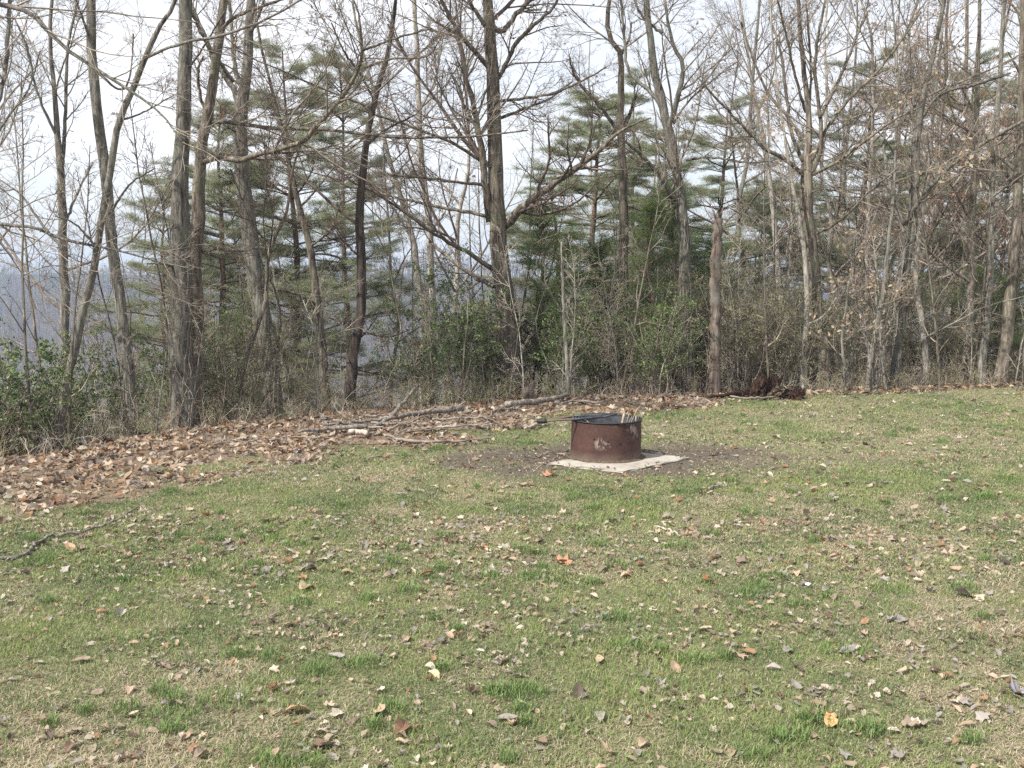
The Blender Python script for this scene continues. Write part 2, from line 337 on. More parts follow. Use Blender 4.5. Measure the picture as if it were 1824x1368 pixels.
for tx, ty, tr in TW:
    n = int(min(170, 30 + 1200 * tr)); r = tr * 0.8 * np.sqrt(rng.rand(n)); a = rng.rand(n) * 2 * np.pi; X = tx + r * np.cos(a) * 1.3; Y = ty + r * np.sin(a)
    h = rng.uniform(0.03, 0.085, n) * (1.1 - r / tr * 0.6); az = rng.rand(n) * 2 * np.pi; dv = np.stack([np.cos(az), np.sin(az)], 1); lean = rng.uniform(0.2, 1.0, n)
    sd_ = np.stack([-dv[:, 1], dv[:, 0], np.zeros(n)], 1) * 0.0022
    b = np.stack([X, Y, gz(X, Y)], 1); mid = b + np.concatenate([dv * (h * lean * 0.35)[:, None], (h * 0.6)[:, None]], 1); tip = b + np.concatenate([dv * (h * lean)[:, None], h[:, None]], 1)
    col = np.array((0.15, 0.22, 0.075)) * rng.uniform(0.7, 1.4, (n, 1)); i = np.arange(n)[:, None] * 4
    g.add(np.stack([b, mid - sd_, tip, mid + sd_], 1), i + np.array([0, 1, 2, 3]), np.repeat(col, 4, 0))
link('lawn_grass', g.mesh('lawn_grass', 'grass', False), kind='stuff', label='short patchy green and straw coloured lawn grass')

# ------------------------------------------------------------------ leaves
def leaf_shape(rng, kind):
    """closed outline fan around a bent midrib; returns V (n,3), F tri"""
    n = 14; t = np.linspace(0, 2 * np.pi, n, endpoint=False)
    a, b = (0.5, 0.30) if kind == 0 else (0.5, 0.36)
    r = np.ones(n)
    if kind == 1: r = 1 + 0.10 * rng.randn(n); b = 0.27; a = 0.55
    if kind == 2: r = 1 + 0.20 * np.where(np.arange(n) % 2, 1, -1) * (np.abs(np.sin(t)) ** 0.5) + 0.09 * rng.randn(n)
    if kind == 0: r = 1 + 0.05 * rng.randn(n)
    x = a * np.cos(t) * r; y = b * np.sin(t) * r
    cu = rng.uniform(0.6, 3.2); cv = rng.uniform(-0.9, 1.3); tw = rng.uniform(-1.3, 1.3)
    V = np.stack([np.append(x, [-0.2, 0.2]), np.append(y, [0, 0])], 1)
    z = cu * V[:, 1] ** 2 * 1.6 + cv * V[:, 0] ** 2 + tw * V[:, 0] * V[:, 1] + 0.05 * rng.randn(len(V))
    z = z * 0.55; V = np.column_stack([V, z - z.min() - 0.25 * (z.max() - z.min())])
    F = []
    for i in range(n):
        j = (i + 1) % n; m = (x[i] + x[j]) / 2; F.append([i, j, n + 1 if m > 0 else n])
    # bridge the midrib gap
    top = int(n / 4); 
    for i in range(n):
        j = (i + 1) % n
        if (x[i] > 0) != (x[j] > 0) or abs(x[i]) < 1e-9: pass
    q = [i for i in range(n) if ((x[i] + x[(i + 1) % n]) / 2 > 0) != ((x[i - 1] + x[i]) / 2 > 0)]
    for i in q: F.append([i, n, n + 1])
    return V, np.array(F)
rng = np.random.RandomState(21)
shapes = [leaf_shape(rng, k % 3) for k in range(12)]
def rotmats(n, rng, tilt):
    az = rng.rand(n) * 2 * np.pi; ax = rng.randn(n) * tilt; ay = rng.randn(n) * tilt
    def Rz(a): c, s = np.cos(a), np.sin(a); M = np.zeros((len(a), 3, 3)); M[:, 0, 0] = c; M[:, 0, 1] = -s; M[:, 1, 0] = s; M[:, 1, 1] = c; M[:, 2, 2] = 1; return M
    def Rx(a): c, s = np.cos(a), np.sin(a); M = np.zeros((len(a), 3, 3)); M[:, 1, 1] = c; M[:, 1, 2] = -s; M[:, 2, 1] = s; M[:, 2, 2] = c; M[:, 0, 0] = 1; return M
    def Ry(a): c, s = np.cos(a), np.sin(a); M = np.zeros((len(a), 3, 3)); M[:, 0, 0] = c; M[:, 0, 2] = s; M[:, 2, 0] = -s; M[:, 2, 2] = c; M[:, 1, 1] = 1; return M
    return Rz(az) @ Rx(ax) @ Ry(ay)
LC = np.array([(0.38, 0.275, 0.19), (0.26, 0.20, 0.15), (0.47, 0.38, 0.28), (0.18, 0.12, 0.085), (0.31, 0.18, 0.10), (0.53, 0.46, 0.37), (0.30, 0.265, 0.235), (0.12, 0.088, 0.068)])
def scatter_leaves(g, X, Y, z, size, rng, tilt=0.35, pal=None, shp=None):
    n = len(X); which = rng.randint(0, len(shapes), n); M = rotmats(n, rng, tilt)
    p = np.array(pal if pal is not None else np.ones(8)); p = p / p.sum(); ci = rng.choice(8, n, p=p)
    col = LC[ci] * rng.uniform(0.7, 1.25, (n, 1))
    for k, (V, Fc) in enumerate(shapes):
        s = np.where(which == k)[0]
        if not len(s): continue
        W = np.einsum('nij,vj->nvi', M[s], V) * size[s][:, None, None]; W += np.stack([X[s], Y[s], z[s]], 1)[:, None]
        nv = len(V); FF = (np.arange(len(s))[:, None, None] * nv + Fc[None]).reshape(-1, 3); g.add(W, FF, np.repeat(col[s], nv, 0))
g = Geo(); rng = np.random.RandomState(5)
n = 74000; X = rng.uniform(-10.5, 14.5, n); Y = edge(X) + 1.3 - rng.rand(n) * 6.5
k = (np.abs(X) < 0.53 * Y + 3.0) & (rng.rand(n) < littermask(X, Y)) & (rng.rand(n) < 2.6 * fbm(X, Y, 2.2, 3) ** 2.4); X = X[k]; Y = Y[k]; n = len(X)
scatter_leaves(g, X, Y, gz(X, Y) + rng.rand(n) ** 2 * 0.05, rng.uniform(0.045, 0.115, n), rng, 0.40, [4, 1.5, 3.6, 1.2, 1.5, 1.6, 1.0, .8])
n = 9000; X = rng.uniform(-9, 12, n); Y = edge(X) + rng.rand(n) ** 1.5 * 7   # litter under the trees
scatter_leaves(g, X, Y, gz(X, Y) + rng.rand(n) * 0.05, rng.uniform(0.06, 0.12, n), rng, 0.4, [2, 2, 1, 2.5, 1.5, 0.3, 1, 2])
link('leaf_litter', g.mesh('leaf_litter', 'leaves', False), kind='stuff', label='deep drift of brown fallen leaves along the wood edge')
# small crumbs and far lawn leaves
g = Geo(); n = 5600; X, Y = fanpts(n, 6.4, 17, rng); k = rng.rand(n) < (1.75 * fbm(X + 2, Y + 61, 1.6, 3)) ** 3; X = X[k]; Y = Y[k]; k = (Y < front(X) + 0.3) & ~inslab(X, Y) & (np.hypot(X - RING[0], Y - RING[1]) > rr + .05); X = X[k]; Y = Y[k]; n = len(X)
scatter_leaves(g, X, Y, gz(X, Y) + 0.017, rng.uniform(0.03, 0.09, n), rng, 0.25, [2, 2, 3, 1, 1, 2.5, 2, 1])
n = 12500; X, Y = fanpts(n, 3.6, 8, rng, p=0.8); k = rng.rand(n) < (1.7 * fbm(X + 2, Y + 61, 2.6, 3)) ** 3; X = X[k]; Y = Y[k]; n = len(X); scatter_leaves(g, X, Y, gz(X, Y) + 0.016, rng.uniform(0.014, 0.05, n), rng, 0.3, [2, 2, 3, 1, 1, 3, 3, 1])
n = 1100; X = RING[0] + rng.randn(n) * 1.0; Y = RING[1] + rng.randn(n) * 0.6; k = ~inslab(X, Y, -.05) & (np.hypot(X - RING[0], Y - RING[1]) > rr + .02); X = X[k]; Y = Y[k]; n = len(X)
scatter_leaves(g, X, Y, gz(X, Y) + 0.004 + .03 * inslab(X, Y), rng.uniform(0.012, 0.04, n), rng, 0.4, [1, 2, 1, 2, 1, 1, 2, 3])
link('scattered_leaf_debris', g.mesh('scattered_leaf_debris', 'leaves', False), kind='stuff', label='small bits of dry leaf scattered over the lawn')
protos = []
for i, (V, Fc) in enumerate(shapes): protos.append(make_mesh('fallen_leaf', V, [Fc], 'dead_leaf', smooth=False))
KIND = ['rounded', 'narrow ragged', 'shallow lobed']
CN = {0: 'tan brown', 1: 'dull brown', 2: 'pale buff', 3: 'dark brown', 4: 'rust orange', 5: 'bleached cream', 6: 'grey brown', 7: 'blackish brown'}
def put_leaf(x, y, size, ci, sh, tiltx, tilty, az, label, group=None, col=None):
    o = link('fallen_leaf', protos[sh], loc=(x, y, gzs(x, y) + 0.020)); o.rotation_euler = (tiltx, tilty, az); o.scale = (size,) * 3
    o.color = (*(col if col is not None else LC[ci]), 1); o['label'] = label; o['category'] = 'leaf'
    if group: o['group'] = group
spec = [  # notable leaves: px, py, size, colour, shape, label
    (1480, 1297, .10, (0.55, 0.35, 0.16), 0, 'smooth golden tan oval leaf lying at the bottom right of the lawn'),
    (1508, 1168, .095, (0.24, 0.21, 0.21), 3, 'grey curled leaf standing on edge in grass, right of centre'),
    (772, 1212, .085, (0.60, 0.46, 0.28), 6, 'upright cream leaf in the grass below the middle of the lawn'),
    (760, 1028, .09, (0.26, 0.10, 0.045), 1, 'single dark red-brown leaf lying alone left of the lawn centre'),
    (1262, 1038, .10, (0.42, 0.17, 0.07), 2, 'bright rust oak leaf on the lawn beneath the fire ring'),
    (718, 1303, .12, (0.20, 0.11, 0.07), 4, 'large dark brown flat leaf near the bottom edge of the lawn'),
    (526, 1278, .12, (0.46, 0.28, 0.17), 7, 'wide tan leaf lying flat at lower left of the lawn'),
    (545, 1052, .14, (0.52, 0.40, 0.26), 9, 'long pale folded leaf on the left part of the lawn'),
    (125, 980, .12, (0.42, 0.27, 0.17), 10, 'big brown leaf beside the long branch at far left'),
    (1718, 1062, .12, (0.05, 0.035, 0.03), 5, 'almost black shrivelled leaf on the lawn at right'),
    (1815, 1240, .12, (0.28, 0.27, 0.30), 11, 'bluish grey leaf at the extreme right edge of the lawn'),
    (1003, 1007, .13, (0.40, 0.22, 0.12), 8, 'tan orange oak leaf lying below the concrete slab'),
    (980, 848, .15, (0.48, 0.24, 0.14), 2, 'orange-brown leaf just in front of the slab corner'),
    (1440, 1045, .07, (0.80, 0.76, 0.72), 0, 'almost white small leaf on the right half of the lawn'),
]
rng = np.random.RandomState(77)
for (px, py, s, c, sh, lb) in spec:
    q = G(px, py); put_leaf(q[0], q[1], s, 0, sh, rng.randn() * .3, rng.randn() * .3, rng.rand() * 6, lb, None, c)
q = 0
while q < 285:
    Y = 3.75 + 3.9 * rng.rand() ** 1.35; X = (rng.rand() * 2 - 1) * (0.5 * Y)
    if rng.rand() > 0.25 + 1.1 * fbm(np.array([X]), np.array([Y + 3]), 1.5)[0]: continue
    ci = rng.choice(8, p=np.array([3, 3, 2, 1.6, .8, .7, 3.2, .8]) / 15.1); sh = rng.randint(0, 12)
    put_leaf(X, Y, rng.uniform(.035, .085), ci, sh, rng.randn() * .22, rng.randn() * .22, rng.rand() * 6.3,
             f'{CN[ci]} {KIND[sh % 3]} dead leaf curled among the lawn grass', f'{CN[ci]} {KIND[sh % 3]} leaves on the near lawn',
             np.clip(LC[ci] * rng.uniform(.8, 1.2), 0, 1)); q += 1

# ------------------------------------------------------------------ fire ring
b = Geo(); top = 0.028
Vs = [(*p[:2], -0.06) for p in SLAB] + [(*p[:2], top) for p in SLAB]
me = bpy.data.meshes.new('concrete_slab')
import bmesh
bm = bmesh.new(); vv = [bm.verts.new(v) for v in Vs]
for f in [(3, 2, 1, 0), (4, 5, 6, 7), (0, 1, 5, 4), (1, 2, 6, 5), (2, 3, 7, 6), (3, 0, 4, 7)]: bm.faces.new([vv[i] for i in f])
bmesh.ops.subdivide_edges(bm, edges=bm.edges[:], cuts=9, use_grid_fill=True)
rg = np.random.RandomState(3)
ctr = slabc.mean(0)
for v in bm.verts:
    if v.co.z > 0: v.co.z += rg.uniform(-.003, .003)
    if not inslab(np.array([v.co.x]), np.array([v.co.y]), -0.02)[0]: v.co.x += rg.uniform(-.012, .012); v.co.y += rg.uniform(-.012, .012); v.co.z -= 0.008 if v.co.z > 0 else 0
bmesh.ops.recalc_face_normals(bm, faces=bm.faces[:]); bm.to_mesh(me); bm.free(); me.materials.append(MAT['concrete'])
link('concrete_slab', me, label='pale square concrete slab under the rusty fire ring', category='slab')
RH = P(1079, 754, RC[1])[2] - top
ring = thing('fire_ring', (RING[0], RING[1], top), 'rusty brown steel campfire ring standing on the concrete slab', 'fire ring')
def revolve(prof, n=96, holes=None):
    th = np.arange(n) * 2 * np.pi / n; m = len(prof); pr = np.array(prof)
    V = np.stack([pr[:, 0][:, None] * np.cos(th), pr[:, 0][:, None] * np.sin(th), np.broadcast_to(pr[:, 1][:, None], (m, n))], -1).reshape(-1, 3)
    i = np.arange(m - 1)[:, None] * n; j = np.arange(n)[None]; k = (j + 1) % n
    return V, np.stack([i + j, i + k, i + n + k, i + n + j], -1).reshape(-1, 4)
g = Geo(); zz = np.linspace(0, RH - 0.02, 9)
V, Fq = revolve([(rr, z) for z in zz]); a = np.arctan2(V[:, 1], V[:, 0]); V[:, :2] *= (1 + 0.004 * np.sin(3 * a + V[:, 2:3].ravel() * 4) + 0.003 * np.sin(7 * a))[:, None]; g.add(V, Fq)
link('wall', g.mesh('ring_wall', 'rusty_steel'), ring)
g = Geo(); g.add(*revolve([(rr - 0.006, RH - .02), (rr - 0.006, 0.0)])); link('inner_wall', g.mesh('inner_wall', 'sooty_steel'), ring)
g = Geo(); g.add(*revolve([(rr + .001, RH - .012), (rr + .009, RH - .009), (rr + .009, RH - .003), (rr + .003, RH), (rr - .007, RH), (rr - 0.009, RH - .02)]))
link('rim', g.mesh('rim', 'black_grip'), ring, label='dark rolled top rim of the ring')
for ang, hz in ((-1.62, .22), (-1.28, .20), (-2.0, .24), (-1.0, .21)):
    g = Geo(); c = np.array([rr * math.cos(ang), rr * math.sin(ang), hz]); d = np.array([math.cos(ang), math.sin(ang), 0])
    tubes(g, [c - d * .004, c + d * .0065], [.010, .010], 8, cap=True); link('vent_hole', g.mesh('vent_hole', 'black_grip'), ring)
g = Geo(); n = 24; q = np.linspace(0, rr - .01, 8); V, Fq = revolve([(r_ + .001, 0.05 + 0.05 * math.cos(r_ * 4)) for r_ in q], 24)
V[:, 2] += rg.randn(len(V)) * .012; g.add(V, Fq); link('ash_bed', g.mesh('ash_bed', 'ash'), ring)
# base dirt skirt caught against the ring
g = Geo(); V, Fq = revolve([(rr + .05, 0.001), (rr + .02, .008), (rr - .001, .022)], 72); V[:, :2] *= (1 + 0.015 * rg.randn(len(V)))[:, None]; g.add(V, Fq, (0.11, 0.085, 0.06)); link('soil_skirt', g.mesh('soil_skirt', 'ground'), ring)
# grate: swivelling grill lying over the back left of the rim, with a long handle to the left
zt = top + RH + 0.006
def PZ(x, y, z): q = G(x, y, z); return q
c1 = PZ(1020, 747, zt + .012); c2 = PZ(1022, 741, zt + .03); c3 = PZ(1098, 737.5, zt + .012); c4 = PZ(1074, 743, zt + .006)
gr = thing('cooking_grate', tuple(PZ(1045, 742, zt)), 'blackened steel swivel grate with long handle resting on the ring rim', 'grate')
gl = np.array(gr.location)
g = Geo(); loop = [c1, c2, c3, c4, c1]
for i in range(4): tubes(g, [loop[i] - gl, loop[i + 1] - gl], [.011, .011], 6, cap=True)
link('frame', g.mesh('frame', 'sooty_steel'), gr)
g = Geo()
for t in np.linspace(.07, .93, 11): tubes(g, [c1 * (1 - t) + c4 * t - gl, c2 * (1 - t) + c3 * t - gl], [.006, .006], 5)
link('bars', g.mesh('bars', 'sooty_steel'), gr)
hd = PZ(974, 750, zt - .01); h0 = PZ(957, 750.5, zt - .02)
g = Geo(); tubes(g, resample([c1 - gl, (c1 * .5 + hd * .5) - gl + np.array([0, 0, .003]), hd - gl], 6), np.full(6, .012), 6); tubes(g, resample([c2 - gl, (c2 * .45 + hd * .55) - gl, hd - gl], 6), np.full(6, .012), 6)
tubes(g, [hd - gl, h0 - gl], [.009, .009], 6); link('handle', g.mesh('handle', 'rusty_steel'), gr)
g = Geo(); tubes(g, resample([h0 - gl, (h0 + hd) / 2 - gl, hd - gl], 5), [.02, .026, .024, .027, .021], 10, cap=True); link('grip', g.mesh('grip', 'black_grip'), gr)
pr = PZ(1034, 741, zt); pe = PZ(1053, 756, zt - .03); g = Geo(); tubes(g, [pr - gl, pe - gl], [.006, .006], 6, cap=True); link('prop_rod', g.mesh('prop_rod', 'bark_log'), gr)
# firewood sticks inside
g_ = [((1100, 762), (1112, 737), .020, 'cut_wood', 'thick short brown stick leaning inside the fire ring'), ((1108, 765), (1121, 736), .010, 'cut_wood', 'pale thin stick upright inside the fire ring beside the thick one'),
      ((1112, 768), (1146, 726), .009, 'bark_log', 'longest pale stick poking out past the rim on the right'), ((1118, 765), (1136, 727), .008, 'twig', 'grey stick crossing just left of the longest stick'),
      ((1105, 765), (1126, 742), .008, 'bark_log', 'short bent twig in the middle of the stick bundle'), ((1122, 768), (1133, 741), .010, 'twig', 'stubby grey stick nearest the right rim')]
for (p0, p1, r_, mt, lb) in g_:
    a = np.array([P(*p0, RING[1] + .02)[0], RING[1] + .05, top + .12]); bb = P(*p1, RING[1] - .02 + rg.uniform(-.1, .15)); bb[2] = max(bb[2], .3)
    g = Geo(); mid = (a + bb) / 2 + rg.randn(3) * .012; tubes(g, resample([p - a for p in (a, mid, bb)], 7), np.linspace(r_, r_ * .7, 7), 7, cap=True, rough=.08, rng=rg)
    link('firewood_stick', g.mesh('firewood_stick', mt), loc=a, label=lb, category='stick', group='sticks in the fire ring')

# ------------------------------------------------------------------ fallen wood
def stick(name, pts, radpx, mat, label, cat, seed, lift=0.0, side=None, sides=8, rough=.10, twigs=0, group=None, cut=False):
    rng = np.random.RandomState(seed); W = []
    for p in pts:
        if len(p) == 2: q = G(p[0], p[1]); q[2] = gzs(q[0], q[1]) + lift * (1.9 if lift >= .03 else 1)
        else: q = P(p[0], p[1], p[2])
        W.append(q)
    W = np.array(W); org = W[0].copy(); n = max(9, len(pts) * 5); L_ = resample(W - org, n); L_[1:-1] += rng.randn(n - 2, 3) * .006
    r0 = np.interp(np.linspace(0, 1, n), np.linspace(0, 1, len(radpx)), radpx) / F * W[:, 1].mean() / 2
    root = thing(name, org, label, cat, group); g = Geo(); tubes(g, L_, r0, sides, cap=True, rough=rough, rng=rng)
    link('stem' if cat != 'log' else 'trunk', g.mesh(name, mat), root)
    if twigs:
        s = spawn(L_[None], r0[None], twigs, rng, .1, (.5, 1.1), .25, .5, .003); D = s[1]; D[:, 2] = np.abs(D[:, 2]) * .6
        Pn, Rn = grow(s[0], D, s[2], s[3], 5, .18, 0, rng)
        for a_, b_ in zip(Pn, Rn):
            g = Geo(); tubes(g, a_, b_, 4); tw_ = link('side_twig', g.mesh('side_twig', 'twig'), root)
            s2 = spawn(a_[None], b_[None], 3, rng, .3, (.5, 1), .5, .6, .002); P2_, R2_ = grow(*s2, 4, .2, 0, rng)
            for c_, d_ in zip(P2_, R2_): tubes(g, c_, d_, 3)
            tw_.data = g.mesh('side_twig', 'twig')
    if cut:
        d = unit(L_[-1] - L_[-2]); g = Geo(); tubes(g, [L_[-1], L_[-1] + d * .004], [r0[-1] * .93] * 2, 12, cap=True); link('cut_end', g.mesh('cut_end', 'cut_wood', False), root)
    return root
stick('fallen_log', [(690, 760), (740, 750), (825, 742)], [6, 10, 12], 'bark_log', 'long grey peeling log lying in the leaves left of the fire ring', 'log', 1, .06, twigs=5, cut=True)
stick('fallen_log', [(575, 768), (640, 762), (700, 756)], [4, 6, 7], 'bark_log', 'slim grey log lying behind the leaning dead stick', 'log', 2, .05)
stick('fallen_log', [(900, 734), (950, 728), (985, 722), (1012, 714)], [11, 10, 8, 6], 'bark_log', 'pale rough log pointing toward the thin dead snag behind the handle', 'log', 3, .05, rough=.14)
a = G(650, 770)
stick('dead_branch', [(650, 770), (692, 745, a[1] + .5), (720, 715, a[1] + .9), (742, 689, a[1] + 1.3)], [8, 8, 7, 5], 'bark_log', 'straight pale dead branch propped up leaning toward the woods', 'branch', 4)
stick('dead_branch', [(532, 782), (590, 776), (655, 772)], [5, 8, 9], 'bark_log', 'grey dead branch lying flat left of the cut log', 'branch', 5, .05)
stick('cut_log', [(622, 780), (640, 781), (656, 783)], [9, 10, 10], 'twig_pale', 'short pale barkless cut log in the leaf litter', 'log', 6, .04, cut=True)
a = G(588, 773)
stick('dead_branch', [(588, 775), (600, 761, a[1] + .1), (608, 752, a[1] + .2), (640, 760, a[1] + .1), (662, 772, a[1] - .1), (682, 776)], [7, 6, 6, 6, 5, 4], 'bark_oak', 'bent brown dead branch arched over the cut log', 'branch', 7)
stick('dead_branch', [(684, 782), (705, 789), (740, 794), (800, 794), (875, 790)], [5, 6, 5, 4, 2], 'twig', 'long thin curving branch on the front edge of the litter', 'branch', 8, .03, twigs=5)
stick('dead_branch', [(692, 776), (720, 765), (760, 750), (780, 744, 13.4)], [5, 4, 3, 2], 'twig', 'thin brown branch slanting up to the long grey log', 'branch', 9, .04, twigs=4)
stick('dead_branch', [(815, 752), (840, 762), (872, 772)], [3, 4, 5], 'bark_oak', 'short dark branch in the leaves right of the long log', 'branch', 10, .03, twigs=3)
stick('dead_branch', [(820, 745), (860, 752), (905, 768)], [3, 3, 3], 'twig_dark', 'thin dark branch running down to the lawn edge near the handle', 'branch', 11, .03, twigs=4)
stick('dead_branch', [(935, 771), (950, 766), (976, 757)], [5, 6, 6], 'twig_pale', 'short tan stick on the lawn below the grate handle', 'branch', 12, .03)
stick('dead_branch', [(700, 785), (730, 772), (800, 768), (880, 764)], [2, 3, 4, 2], 'twig', 'faint grey branch half buried in leaves below the long log', 'branch', 13, .03, twigs=6)
stick('dead_branch', [(-20, 1002), (40, 996), (65, 975), (95, 960), (140, 956), (175, 945), (215, 928), (248, 909)], [6, 6, 6, 6, 5, 5, 5, 3], 'bark_log', 'long crooked grey branch lying on the grass at far left', 'branch', 14, .02)
stick('dead_branch', [(-10, 1035), (25, 1026), (65, 1018)], [4, 4, 2], 'twig', 'small grey branch on the grass just below the crooked one', 'branch', 15, .015)
stick('dead_branch', [(-10, 1228), (40, 1218), (90, 1210)], [3, 3, 2], 'twig_dark', 'thin dark twig on the lawn at lower left edge', 'branch', 16, .015, twigs=2)
stick('dead_branch', [(302, 1201), (350, 1196), (392, 1192)], [3, 4, 2], 'twig_dark', 'short straight dark twig lying on lower left lawn', 'branch', 17, .015)
stick('dead_branch', [(1165, 937), (1190, 944), (1212, 955)], [3, 4, 3], 'twig_pale', 'short pale stick on the lawn below the fire ring', 'branch', 18, .015)
stick('dead_branch', [(1262, 872), (1278, 868), (1300, 866)], [5, 5, 3], 'bark_log', 'stubby grey stick on the grass right below the slab', 'branch', 19, .02)
stick('dead_branch', [(1290, 1255), (1320, 1247), (1362, 1242)], [3, 4, 2], 'twig', 'short brown twig among grass left of the golden leaf', 'branch', 20, .015)
stick('dead_branch', [(640, 822), (690, 812), (735, 812)], [2, 3, 2], 'twig', 'thin twig on the lawn just in front of the leaf litter', 'branch', 21, .015)
for i, (x0, y0, x1, y1, w_, mt, lb) in enumerate([(595, 768, 700, 772, 4, 'twig', 'thin grey branch crossing behind the arched branch'), (660, 760, 760, 765, 5, 'bark_log', 'weathered branch lying under the long log'), (720, 780, 850, 776, 3, 'twig_dark', 'slender dark branch in the leaves before the long log'), (770, 756, 900, 748, 4, 'twig', 'grey branch lying toward the handle side log'),
        (480, 792, 600, 786, 3, 'twig', 'thin branch at the left end of the branch pile'), (560, 790, 650, 799, 3, 'twig_dark', 'dark thin branch below the cut log'), (640, 750, 705, 742, 4, 'twig', 'branch tucked behind the leaning dead branch'), (870, 745, 935, 738, 5, 'bark_oak', 'dark knotty branch between the two logs'), (380, 800, 470, 790, 3, 'twig', 'thin branch in the leaves below the stout trunk'), (150, 830, 250, 815, 3, 'twig_dark', 'thin dark branch in the leaves near the small rotten stump'),
        (1000, 728, 1090, 722, 4, 'twig', 'grey branch in the leaves behind the fire ring'), (1170, 718, 1235, 706, 3, 'twig', 'thin branch at the foot of the tall forking trunk')]):
    rq = np.random.RandomState(900 + i); stick('dead_branch', [(x0, y0), (x0 * .66 + x1 * .34, y0 * .66 + y1 * .34 + rq.uniform(-4, 3)), (x0 * .3 + x1 * .7, y0 * .3 + y1 * .7 + rq.uniform(-4, 3)), (x1, y1)], [w_, w_, w_ * .8, w_ * .4], mt, lb, 'branch', 60 + i, .035, twigs=6)
# rotten stumps / roots
def lump(name, px, py, wpx, hpx, mat, label, seed, lean=(0, 0), jag=.35, extra=None, cat='stump', taper=.75, rag=.10):
    rng = np.random.RandomState(seed); q = G(px, py); q[2] = gzs(q[0], q[1]) - .03; sc = q[1] / F; Rb = wpx * sc / 2; H = hpx * sc
    root = thing(name, q, label, cat); n = 22; m = 9; th = np.arange(n) * 2 * np.pi / n; g = Geo()
    lo = rng.randn(n); lo = (lo + np.roll(lo, 1)) * rag; l2 = rng.randn(n); l2 = (l2 + np.roll(l2, 1) + np.roll(l2, 2)) * rag
    V = []
    for i in range(m):
        t = i / (m - 1); r = Rb * (1.25 - .25 * min(t * 4, 1)) * (1 - (1 - taper) * t) * (1 + lo * (1 - t) + l2 * t + rng.randn(n) * rag * .6 + .10 * np.sin(th * 5) * (1 - t)); z = H * t * np.ones(n)
        if t > .5: z = z - H * jag * rng.rand(n) * (t - .5) * 2
        V.append(np.stack([lean[0] * H * t + r * np.cos(th), lean[1] * H * t + r * np.sin(th), z], 1))
    V.append(V[-1] * np.array([.6, .6, 1]) + np.array([lean[0] * H * .4, lean[1] * H * .4, -H * .12])); V.append(V[-1] * np.array([.3, .3, 1]) + np.array([lean[0] * H * .7, lean[1] * H * .7, -.1 * H]))
    V = np.array(V); m = len(V); i = np.arange(m - 1)[:, None] * n; j = np.arange(n)[None]; k = (j + 1) % n
    g.add(V, np.stack([i + j, i + k, i + n + k, i + n + j], -1).reshape(-1, 4)); g.F.setdefault(n, []).append(((m - 1) * n + np.arange(n))[None])
    link('stump_body', g.mesh(name, mat, False), root)
    # splintered roots
    g = Geo(); nr = 9; a = rng.rand(nr) * 6.28; p0 = np.stack([Rb * .8 * np.cos(a), Rb * .8 * np.sin(a), H * rng.uniform(.1, .6, nr)], 1); D = np.stack([np.cos(a), np.sin(a), rng.uniform(-.3, .6, nr)], 1)
    Pn, Rn = grow(p0, D, rng.uniform(.5, 1.2, nr) * Rb, np.full(nr, Rb * .12), 5, .3, -.12, rng, .2); 
    for a_, b_ in zip(Pn, Rn): g = Geo(); tubes(g, a_, b_, 5); link('root', g.mesh('root', mat), root)
    return root
lump('uprooted_stump', 1343, 711, 27, 56, 'rotten_wood', 'torn rotten root ball rising from the leaves, reddish brown', 31, lean=(.45, 0), jag=.6, taper=1.15, rag=.2)
lump('rotten_stump', 1409, 709, 40, 26, 'rotten_wood', 'low dark rotten stump right of the torn root ball', 32, lean=(.5, 0), jag=.7, rag=.2, taper=.6)
lump('rotten_stump', 197, 789, 24, 20, 'rotten_wood', 'small dark rotten stump under the left trees', 33, lean=(-.2, 0), jag=.6)
lump('broken_stump', 943, 716, 20, 44, 'bark_dead', 'reddish broken stump at the foot of the main oak', 34, jag=.4, taper=.6)
stick('decayed_log', [(1262, 716), (1290, 713), (1318, 708), (1345, 700)], [3, 6, 9, 14], 'rotten_wood', 'crumbling reddish decayed log tapering left from the root ball', 'log', 35, .04, rough=.2)
stick('dead_branch', [(1300, 712), (1340, 716), (1380, 712)], [3, 4, 3], 'twig', 'thin stick lying in front of the root ball', 'branch', 36, .03)

# ------------------------------------------------------------------ trees
def branchset(limbs, rng, k2=9, k3=7, k4=4, l2=.62, l3=.55, l4=.6, trop=.05, wander=.12, rmin=.0022, up=True, fine=True, k3l=None):
    """limbs: list of (P (m,3), R(m)) of equal m. Returns Geo with branches, twigs and the array of twig tips"""
    g = Geo(); Pn = np.array([l[0] for l in limbs]); Rn = np.array([l[1] for l in limbs])
    ln = np.linalg.norm(np.diff(Pn, axis=1), axis=2).sum(1); kk = np.maximum((k2 * ln / 2.2).astype(int), 3)
    s = spawn(Pn, Rn, kk, rng, .12, (.45, .95), l2, .45, .0055, .15); s = (s[0], s[1], np.clip(s[2], .35, 2.2), s[3])
    P2, R2 = grow(*s, 6, wander, trop, rng); tubes(g, P2, R2, 4)
    s = spawn(P2, R2, k3, rng, .15, (.5, 1.0), l3, .55, .0034, .1); s = (s[0], s[1], np.clip(s[2], .18, 1.1), s[3])
    P3, R3 = grow(*s, 5, wander * 1.1, trop, rng); tubes(g, P3, R3, 3)
    tips = P3
    if fine:
        s = spawn(P3, R3, k4, rng, .15, (.45, 1.0), l4, .7, rmin, 0); s = (s[0], s[1], np.clip(s[2], .08, .5), s[3])
        P4, R4 = grow(*s, 3, wander * 1.3, trop, rng, .6); tubes(g, P4, R4, 3); tips = P4
    return g, tips
LM = 9
